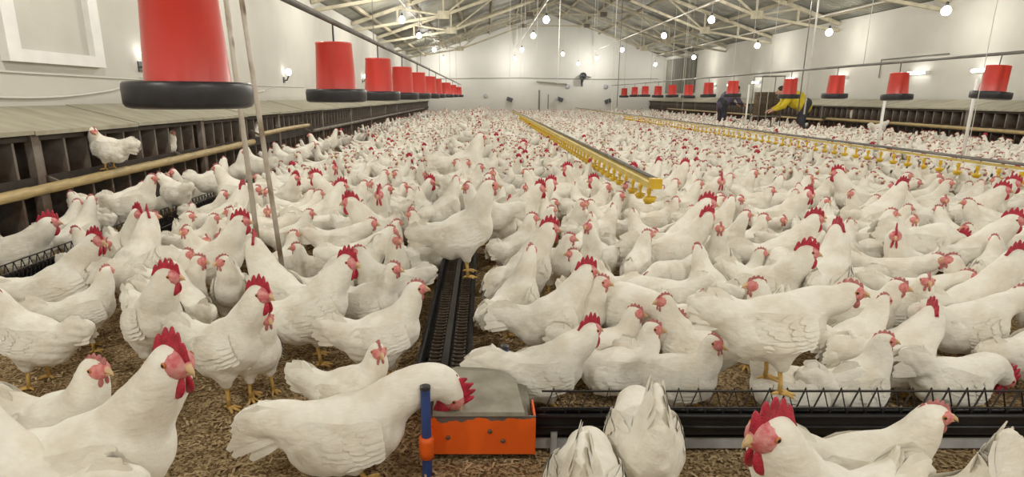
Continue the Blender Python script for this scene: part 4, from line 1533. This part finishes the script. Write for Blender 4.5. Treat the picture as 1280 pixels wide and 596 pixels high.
def near(x, y, d, store):
    i0, j0 = int(x // 0.5), int(y // 0.5)
    for i in range(i0 - 1, i0 + 2):
        for j in range(j0 - 1, j0 + 2):
            for (a, b) in store.get((i, j), ()):
                if (a - x) ** 2 + (b - y) ** 2 < d * d:
                    return True
    return False


def pick_yaw():
    return rng.choice([rng.gauss(0, 40), rng.gauss(0, 40), rng.gauss(-60, 45), rng.uniform(0, 360), rng.gauss(180, 35)])


def discs(x, y, yaw, s):
    """a bird's footprint as two discs, rump and breast"""
    c, d = math.cos(R(yaw)) * 0.075 * s, math.sin(R(yaw)) * 0.075 * s
    return ((x + c, y + d), (x - c, y - d), (x - 2.2 * c, y - 2.2 * d))


hero_cells = {}
for h in heroes:
    for q in discs(h[0], h[1], h[4], h[3]):
        cell.setdefault((int(q[0] // 0.5), int(q[1] // 0.5)), []).append(q)
tries = 0
YMAX = 32.6
while tries < 160000:
    tries += 1
    y = 1.9 + (YMAX - 1.9) * rng.random() ** (1.0 if tries > 60000 else 2.4)
    x = rng.uniform(-2.95, 9.2)
    u, v, zc = project((x, y, 0.35))
    if u < -60 or u > 1345:
        continue
    if y < 2.25 and x < -0.3:
        continue
    d = 0.140 if y < 9 else 0.17 if y < 18 else 0.24
    if any(a < x < b and c < y < e for a, b, c, e in EXCL):
        continue
    yaw = pick_yaw()
    sc = rng.uniform(0.80, 0.94)
    ds = discs(x, y, yaw, sc)
    if any(near(q[0], q[1], d, cell) for q in ds):
        continue
    if any(a + 0.06 < q[0] < b - 0.06 and c < q[1] < e for q in ds for a, b, c, e in EXCL):
        continue
    for q in ds:
        cell.setdefault((int(q[0] // 0.5), int(q[1] // 0.5)), []).append(q)
    crowd.append((x, y, yaw, sc, 0.157 if -0.33 < x < 0.04 else 0.0))
crowd.sort(key=lambda c: project((c[0], c[1], 0.3))[2])
N_IND = 300 - len(heroes) - 4
# perched rows in front of the nests
ind, far = crowd[:N_IND], crowd[N_IND:]
print('crowd', len(crowd))

HEN_POSES = ['alert', 'alert', 'alert_left', 'alert_right', 'tall', 'forward', 'alert', 'alert_right', 'alert_left', 'low', 'sit']
ROO_POSES = ['rooster_alert', 'rooster_left', 'rooster_right']


def facing(yaw):
    a = yaw % 360
    if a < 45 or a >= 315:
        return 'facing right'
    if a < 135:
        return 'facing away'
    if a < 225:
        return 'facing left'
    return 'facing the camera'


DIRS = ['right of', 'behind and right of', 'directly behind', 'behind and left of', 'left of', 'before and left of', 'directly before', 'before and right of']
used_labels = set()
rest = []
for k, (x, y, yaw, sc, zb_) in enumerate(ind):
    roo = rng.random() < 0.09
    pose = rng.choice(ROO_POSES if roo else HEN_POSES)
    if roo:
        sc *= 1.13
    o = place_bird(pose, (x, y, zb_), yaw, sc, None, None, False)
    sex = 'rooster' if roo else 'hen'
    h = min(heroes, key=lambda q: (q[0] - x) ** 2 + (q[1] - y) ** 2)
    dx, dy = x - h[0], y - h[1]
    dist = math.hypot(dx, dy)
    lab = None
    if dist < 0.95:
        di = DIRS[int(((math.degrees(math.atan2(dy, dx)) + 22.5) % 360) // 45)]
        lab = 'white %s %s, %s the %s' % (sex, facing(yaw), di, h[2])
        if lab in used_labels:
            lab = 'white %s %s, second one %s the %s' % (sex, facing(yaw), di, h[2])
        if lab in used_labels or len(lab.split()) > 16:
            lab = None
    if lab:
        used_labels.add(lab)
        tag(o, lab, sex, 'white flock on the litter')
    else:
        rest.append((x, y, o, sex, yaw))
# the others: by lane and by row within the lane
LANES = [(-9, -2.46, 'between left nests and trough'), (-2.46, -0.15, 'between left and middle troughs'),
         (-0.15, 1.17, 'between middle trough and drinker'), (1.17, 4.5, 'between both yellow drinker lines'),
         (4.5, 20, 'right of thin drinker line')]
for a, b, ln in LANES:
    bs = sorted([q for q in rest if a <= q[0] < b], key=lambda q: q[1])
    per = max(2, int(round(min(b - a, 3) * 1.9)))
    for r_ in range(0, len(bs), per):
        row = sorted(bs[r_:r_ + per], key=lambda q: q[0])
        for i, q in enumerate(row):
            lab = '%s %s, %s from left, %s row back, %s' % (q[3], facing(q[4]), ORD[i], ORD[r_ // per], ln)
            tag(q[2], lab, q[3], 'white flock on the litter')


# distant flock: one joined mesh of simple whole birds, too many and too small to pick apart
def far_bird(head, sit, tail, rooster):
    """closed loft from tail tip to beak: returns verts, faces, material index"""
    z = 0.225 - sit
    hx, hz = head
    path = [(-0.27, z + 0.06 + tail, 0.012, 0.03), (-0.20, z + 0.045 + tail * 0.5, 0.03, 0.05), (-0.13, z + 0.02, 0.07, 0.085), (-0.03, z, 0.093, 0.105), (0.06, z + 0.02, 0.088, 0.10),
            (0.115, z + 0.06, 0.06, 0.075), (hx * 0.55 + 0.055, z + 0.06 + (hz - z - 0.06) * 0.45, 0.043, 0.046), (hx - 0.012, hz - 0.03, 0.029, 0.03), (hx + 0.004, hz + 0.005, 0.026, 0.028), (hx + 0.04, hz + 0.0, 0.012, 0.012), (hx + 0.06, hz - 0.01, 0.002, 0.002)]
    n = 8
    vs_, fs, mi = [], [], []
    for i, (x, zz, w, h) in enumerate(path):
        a = path[max(i - 1, 0)]
        b = path[min(i + 1, len(path) - 1)]
        dx, dz = b[0] - a[0], b[1] - a[1]
        l = math.hypot(dx, dz)
        nx, nz = -dz / l, dx / l
        for k in range(n):
            t = 2 * PI * k / n
            vs_.append((x + nx * h * math.sin(t), w * math.cos(t), zz + nz * h * math.sin(t)))
    for i in range(len(path) - 1):
        for k in range(n):
            k2 = (k + 1) % n
            fs.append((i * n + k, i * n + k2, (i + 1) * n + k2, (i + 1) * n + k))
            mi.append(0 if i < 9 else 2)
    c = 1.75 if rooster else 0.75
    b = len(vs_)
    cz = hz + 0.018
    comb = [(hx + 0.03, cz), (hx + 0.022, cz + 0.018 * c), (hx + 0.002, cz + 0.026 * c), (hx - 0.02, cz + 0.024 * c), (hx - 0.038 * (0.6 + 0.4 * c), cz + 0.008 * c), (hx - 0.025, cz - 0.006)]
    vs_ += [(x, 0.006, zz) for x, zz in comb] + [(x, -0.006, zz) for x, zz in comb]
    m = len(comb)
    fs += [tuple(b + i for i in range(m)), tuple(b + m + i for i in range(m - 1, -1, -1))] + [(b + i, b + m + i, b + m + (i + 1) % m, b + (i + 1) % m) for i in range(m)]
    mi += [3 if rooster else 1] * (m + 2)
    wl = 0.045 if rooster else 0.024
    b = len(vs_)
    w_ = [(hx + 0.035, hz - 0.015), (hx + 0.038, hz - 0.015 - wl * 0.7), (hx + 0.026, hz - 0.015 - wl), (hx + 0.012, hz - 0.015 - wl * 0.6), (hx + 0.012, hz - 0.01)]
    vs_ += [(x, 0.011, zz) for x, zz in w_] + [(x, -0.011, zz) for x, zz in w_]
    m = len(w_)
    fs += [tuple(b + i for i in range(m)), tuple(b + m + i for i in range(m - 1, -1, -1))] + [(b + i, b + m + i, b + m + (i + 1) % m, b + (i + 1) % m) for i in range(m)]
    mi += [3 if rooster else 1] * (m + 2)
    for s in (-1, 1):
        b = len(vs_)
        vs_ += [(0.0, s * 0.045, 0.13), (0.016, s * 0.045, 0.13), (0.008, s * 0.056, 0.13), (0.012, s * 0.05, 0.0), (0.028, s * 0.05, 0.0), (0.02, s * 0.06, 0.0)]
        fs += [(b, b + 1, b + 4, b + 3), (b + 1, b + 2, b + 5, b + 4), (b + 2, b, b + 3, b + 5)]
        mi += [2] * 3
    return np.array(vs_), fs, mi


VAR = [far_bird((0.16, 0.42), 0, 0.05, False), far_bird((0.13, 0.455), 0, 0.07, False), far_bird((0.20, 0.38), 0, 0.06, False), far_bird((0.14, 0.40), 0, 0.09, False),
       far_bird((0.165, 0.45), 0, 0.08, True), far_bird((0.14, 0.34), 0.07, 0.04, False)]
V, Fq, MI = [], [], []
base = 0
for (x, y, yaw, s, zb_) in far:
    vv, ff, mm = VAR[4] if rng.random() < 0.08 else VAR[rng.choice((0, 0, 1, 2, 3, 3, 5))]
    a = R(yaw)
    s *= 1.04
    c_, s_ = math.cos(a) * s, math.sin(a) * s
    q = np.empty_like(vv)
    q[:, 0] = vv[:, 0] * c_ - vv[:, 1] * s_ + x
    q[:, 1] = vv[:, 0] * s_ + vv[:, 1] * c_ + y
    q[:, 2] = vv[:, 2] * s + zb_
    V.append(q)
    Fq += [tuple(i + base for i in f) for f in ff]
    MI += mm
    base += len(vv)
me = bpy.data.meshes.new('distant_flock')
me.from_pydata(np.concatenate(V).tolist(), [], Fq)
for m in ('feather', 'comb_hen', 'leg', 'comb_rooster'):
    me.materials.append(M[m])
me.polygons.foreach_set('material_index', MI)
me.polygons.foreach_set('use_smooth', [True] * len(me.polygons))
me.update()
fl = link('distant_flock', me)
fl['kind'] = 'stuff'
tag(fl, 'rest of the white flock filling the hall back to the far end wall', 'flock')

# ------------------------------------------------------------------ loose straw on the litter
mb = MB()
r = random.Random(5)
V, Fq = [], []
for k in range(26000):
    y = 0.9 + 4.6 * r.random() ** 1.6
    x = r.uniform(-0.95, 1.05) * (y + 0.5)
    if not (-3.1 < x < 5):
        continue
    a = r.uniform(0, PI)
    l, w = r.uniform(0.004, 0.014), r.uniform(0.0015, 0.004)
    z = 0.001 + 0.008 * r.random()
    t = r.uniform(-0.45, 0.45)
    c_, s_ = math.cos(a), math.sin(a)
    b = len(V)
    for (p, q, dz) in ((-l, -w, 0), (l, -w, t * l), (l, w, t * l), (-l, w, 0), (-l, 0, -0.003), (l, 0, t * l - 0.003)):
        V.append((x + p * c_ - q * s_, y + p * s_ + q * c_, z + abs(t * l) * 0.5 + dz))
    Fq += [(b, b + 1, b + 2, b + 3), (b, b + 4, b + 5, b + 1), (b + 3, b + 2, b + 5, b + 4)]
me = bpy.data.meshes.new('straw_litter')
me.from_pydata(V, [], Fq)
me.materials.append(M['flake'])
st = link('straw_litter', me)
st['kind'] = 'stuff'
tag(st, 'loose brown straw and wood shavings scattered over the floor', 'litter')


# ------------------------------------------------------------------ the two workers and the egg trolley
def worker(name_lab, loc, rz, top_mat, lean):
    """a person stooping forward (towards +x) with the arms reaching down and ahead"""
    root = empty('person', loc, name_lab, 'person', None, rz)
    hip = Vector((0, 0, 0.90))
    sh = hip + Vector((0.46 * math.sin(lean), 0, 0.46 * math.cos(lean)))
    nk = sh + Vector((0.10 * math.sin(lean + 0.1), 0, 0.09 * math.cos(lean + 0.1)))
    hd = nk + Vector((0.14 * math.sin(lean - 0.1), 0, 0.13 * math.cos(lean - 0.1)))
    vox = 0.0125

    def fld():
        return Field((-0.30, -0.40, -0.02), (0.95, 0.40, 1.55), vox)
    limbs = {}
    for s in (-1, 1):
        s0 = sh + Vector((0, s * 0.17, -0.03))
        el = s0 + Vector((0.14, s * 0.05, -0.24))
        wr = el + Vector((0.20, -s * 0.05, -0.10))
        limbs[s] = (s0, el, wr)
    F = fld()
    F.ell(hd, (0.088, 0.076, 0.112), None, 0.02)
    F.cap(sh, nk, 0.065, 0.055, 0.03)
    F.cap(nk, hd, 0.055, 0.05, 0.03)
    F.cap(hip, sh, 0.145, 0.15, 0.05)
    for s in (-1, 1):
        s0, el, wr = limbs[s]
        F.cap(sh + Vector((0, s * 0.06, -0.02)), s0, 0.085, 0.06, 0.04)
        F.cap(s0, el, 0.055, 0.042, 0.02)
        F.cap(el, wr, 0.042, 0.029, 0.02)
        pm = wr + Vector((0.07, 0, -0.03))
        F.cap(wr, pm, 0.03, 0.034, 0.015)
        for k, (dy, ln) in enumerate(((-0.03, 0.06), (-0.01, 0.075), (0.01, 0.07), (0.03, 0.055))):
            F.cap(pm + Vector((0.01, dy, 0)), pm + Vector((0.01 + ln * 0.8, dy * 1.3, -0.02 - ln * 0.4)), 0.013, 0.011, 0.004)
        F.cap(wr + Vector((0.03, -s * 0.02, 0)), wr + Vector((0.08, -s * 0.06, -0.02)), 0.014, 0.012, 0.006)
        hp = hip + Vector((0, s * 0.09, -0.03))
        kn = Vector((0.05, s * 0.10, 0.49))
        an = Vector((0.0, s * 0.11, 0.09))
        F.cap(hip, hp, 0.13, 0.10, 0.04)
        F.cap(hp, kn, 0.085, 0.058, 0.03)
        F.cap(kn, an, 0.058, 0.042, 0.02)
        F.cap(an + Vector((-0.03, 0, -0.045)), an + Vector((0.14, 0, -0.052)), 0.042, 0.035, 0.02)
    # nose, ears
    fw = Vector((math.cos(0.5), 0, -math.sin(0.5)))
    F.cap(hd + fw * 0.08, hd + fw * 0.11 + Vector((0, 0, -0.02)), 0.016, 0.016, 0.01)
    for s in (-1, 1):
        F.ell(hd + Vector((0, s * 0.078, -0.01)), (0.02, 0.012, 0.03), None, 0.008)
    v_, q_ = F.mesh()
    body = np_mesh('body', v_, q_, M['skin'])
    link('body', body, root)
    # shirt with sleeves to the forearm
    F = fld()
    F.cap(hip + Vector((0, 0, -0.06)), sh, 0.175, 0.178, 0.05)
    F.ell((hip + sh) / 2, (0.21, 0.22, 0.21), None, 0.08)
    for s in (-1, 1):
        s0, el, wr = limbs[s]
        F.cap(sh + Vector((0, s * 0.06, -0.02)), s0, 0.11, 0.085, 0.05)
        F.cap(s0, el, 0.083, 0.068, 0.03)
        F.cap(el, el.lerp(wr, 0.75), 0.068, 0.05, 0.02)
    v_, q_ = F.mesh()
    v_ = v_ + 0.006 * np.stack([vnoise(v_, 30, 3), vnoise(v_, 30, 4), vnoise(v_, 30, 5)], 1)
    link('shirt', np_mesh('shirt', v_, q_, M[top_mat]), root)
    F = fld()
    for s in (-1, 1):
        hp = hip + Vector((0, s * 0.09, -0.03))
        kn = Vector((0.05, s * 0.10, 0.49))
        an = Vector((0.0, s * 0.11, 0.12))
        F.cap(hip, hp, 0.155, 0.12, 0.04)
        F.cap(hp, kn, 0.105, 0.08, 0.03)
        F.cap(kn, an, 0.08, 0.07, 0.02)
    v_, q_ = F.mesh()
    link('trousers', np_mesh('trousers', v_, q_, M['trousers']), root)
    F = fld()
    F.ell(hd + Vector((-0.022, 0, 0.032)), (0.098, 0.088, 0.105), None, 0.01)
    F.ell(hd + Vector((-0.06, 0, -0.02)), (0.06, 0.075, 0.09), None, 0.03)
    v_, q_ = F.mesh()
    link('hair', np_mesh('hair', v_, q_, M['hair']), root)
    for s in (-1, 1):
        an = Vector((0.0, s * 0.11, 0.09))
        mb = MB().tube([an + Vector((0, 0, 0.18)), an + Vector((0, 0, -0.02)), an + Vector((0.0, 0, -0.088))], [0.075, 0.062, 0.062], 12)
        mb.ell(an + Vector((0.06, 0, -0.05)), (0.13, 0.058, 0.05))
        obj('boot', mb, M['boot'], root, True)
    mb = MB()
    for s in (-1, 1):
        e = hd + fw * 0.074 + Vector((0.012, s * 0.03, 0.018))
        mb = MB().ell(e, (0.012, 0.012, 0.010))
        obj('eye', mb, M['eye'], root, True)
    obj('mouth', MB().ell(hd + fw * 0.083 + Vector((-0.02, 0, -0.05)), (0.01, 0.024, 0.006)), M['comb_hen'], root, True)
    return root


yw = 15.2
xw = at_depth(1005, 140, yw).x
worker('stooping person with black hair in a bright yellow top, facing left', (xw, yw, 0), R(165), 'yellow_cloth', R(62))
yw2 = 19.6
xw2 = at_depth(902, 135, yw2).x
worker('stooping person with dark hair in a purple-grey jacket, facing right', (xw2, yw2, 0), R(15), 'purple_cloth', R(52))

ty = 16.3
tx = at_depth(958, 130, ty).x
tro = empty('egg_trolley', (tx, ty, 0), 'tall grey tube trolley left of the yellow worker', 'trolley')
hw, hd_, top = 0.30, 0.25, 1.62
for sx in (-1, 1):
    for sy in (-1, 1):
        obj('upright', MB().tube([(sx * hw, sy * hd_, 0.1), (sx * hw, sy * hd_, top)], 0.016, 8), M['pipe'], tro, True)
        obj('castor', MB().lathe([(0.0, -0.015), (0.05, -0.015), (0.05, 0.015), (0, 0.015)], n=12).xf(Matrix.Translation((sx * hw, sy * hd_, 0.05)) @ Matrix.Rotation(PI / 2, 4, 'Y')), M['black_plastic'], tro)
for z in (0.25, 0.56, top):
    for a, b in (((-hw, -hd_, z), (hw, -hd_, z)), ((-hw, hd_, z), (hw, hd_, z)), ((-hw, -hd_, z), (-hw, hd_, z)), ((hw, -hd_, z), (hw, hd_, z))):
        obj('cross_tube', MB().tube([a, b], 0.014, 8), M['pipe'], tro)
    if z < 1:
        obj('deck', MB().box((-hw, -hd_, z), (hw, hd_, z + 0.015)), M['lid'], tro)


def tray_mesh():
    mb = MB()
    n = 6
    s = 0.05
    vs_, fs = [], []
    m = 2 * n + 1
    for j in range(m):
        for i in range(m):
            h = 0.035 if (i % 2 == 0 and j % 2 == 0) else 0.0 if (i % 2 and j % 2) else 0.018
            vs_.append(((i - n) * s / 2, (j - n) * s / 2, h))
    for j in range(m - 1):
        for i in range(m - 1):
            a = j * m + i
            fs.append((a, a + 1, a + m + 1, a + m))
    mb.add(vs_, fs)
    vs2 = [(x, y, z + 0.006) for x, y, z in vs_]
    mb.add(vs2, [tuple(reversed(f)) for f in fs])
    return mb.mesh('egg_tray', M['tray'])


tm = tray_mesh()
n = 0
NTR = 17
for sx in (-0.15, 0.152):
    for k in range(NTR):
        o = link('egg_tray', tm, None, (tx + sx, ty, 0.577 + k * 0.037 + (0.0)), (0, 0, R(rng.uniform(-2, 2))))
        tag(o, 'brown pulp egg tray in the %s stack on the trolley, %s from bottom' % ('left' if sx < 0 else 'right', ORD[k]), 'egg tray', 'egg trays stacked on the trolley')
print('objects', len(bpy.data.objects))
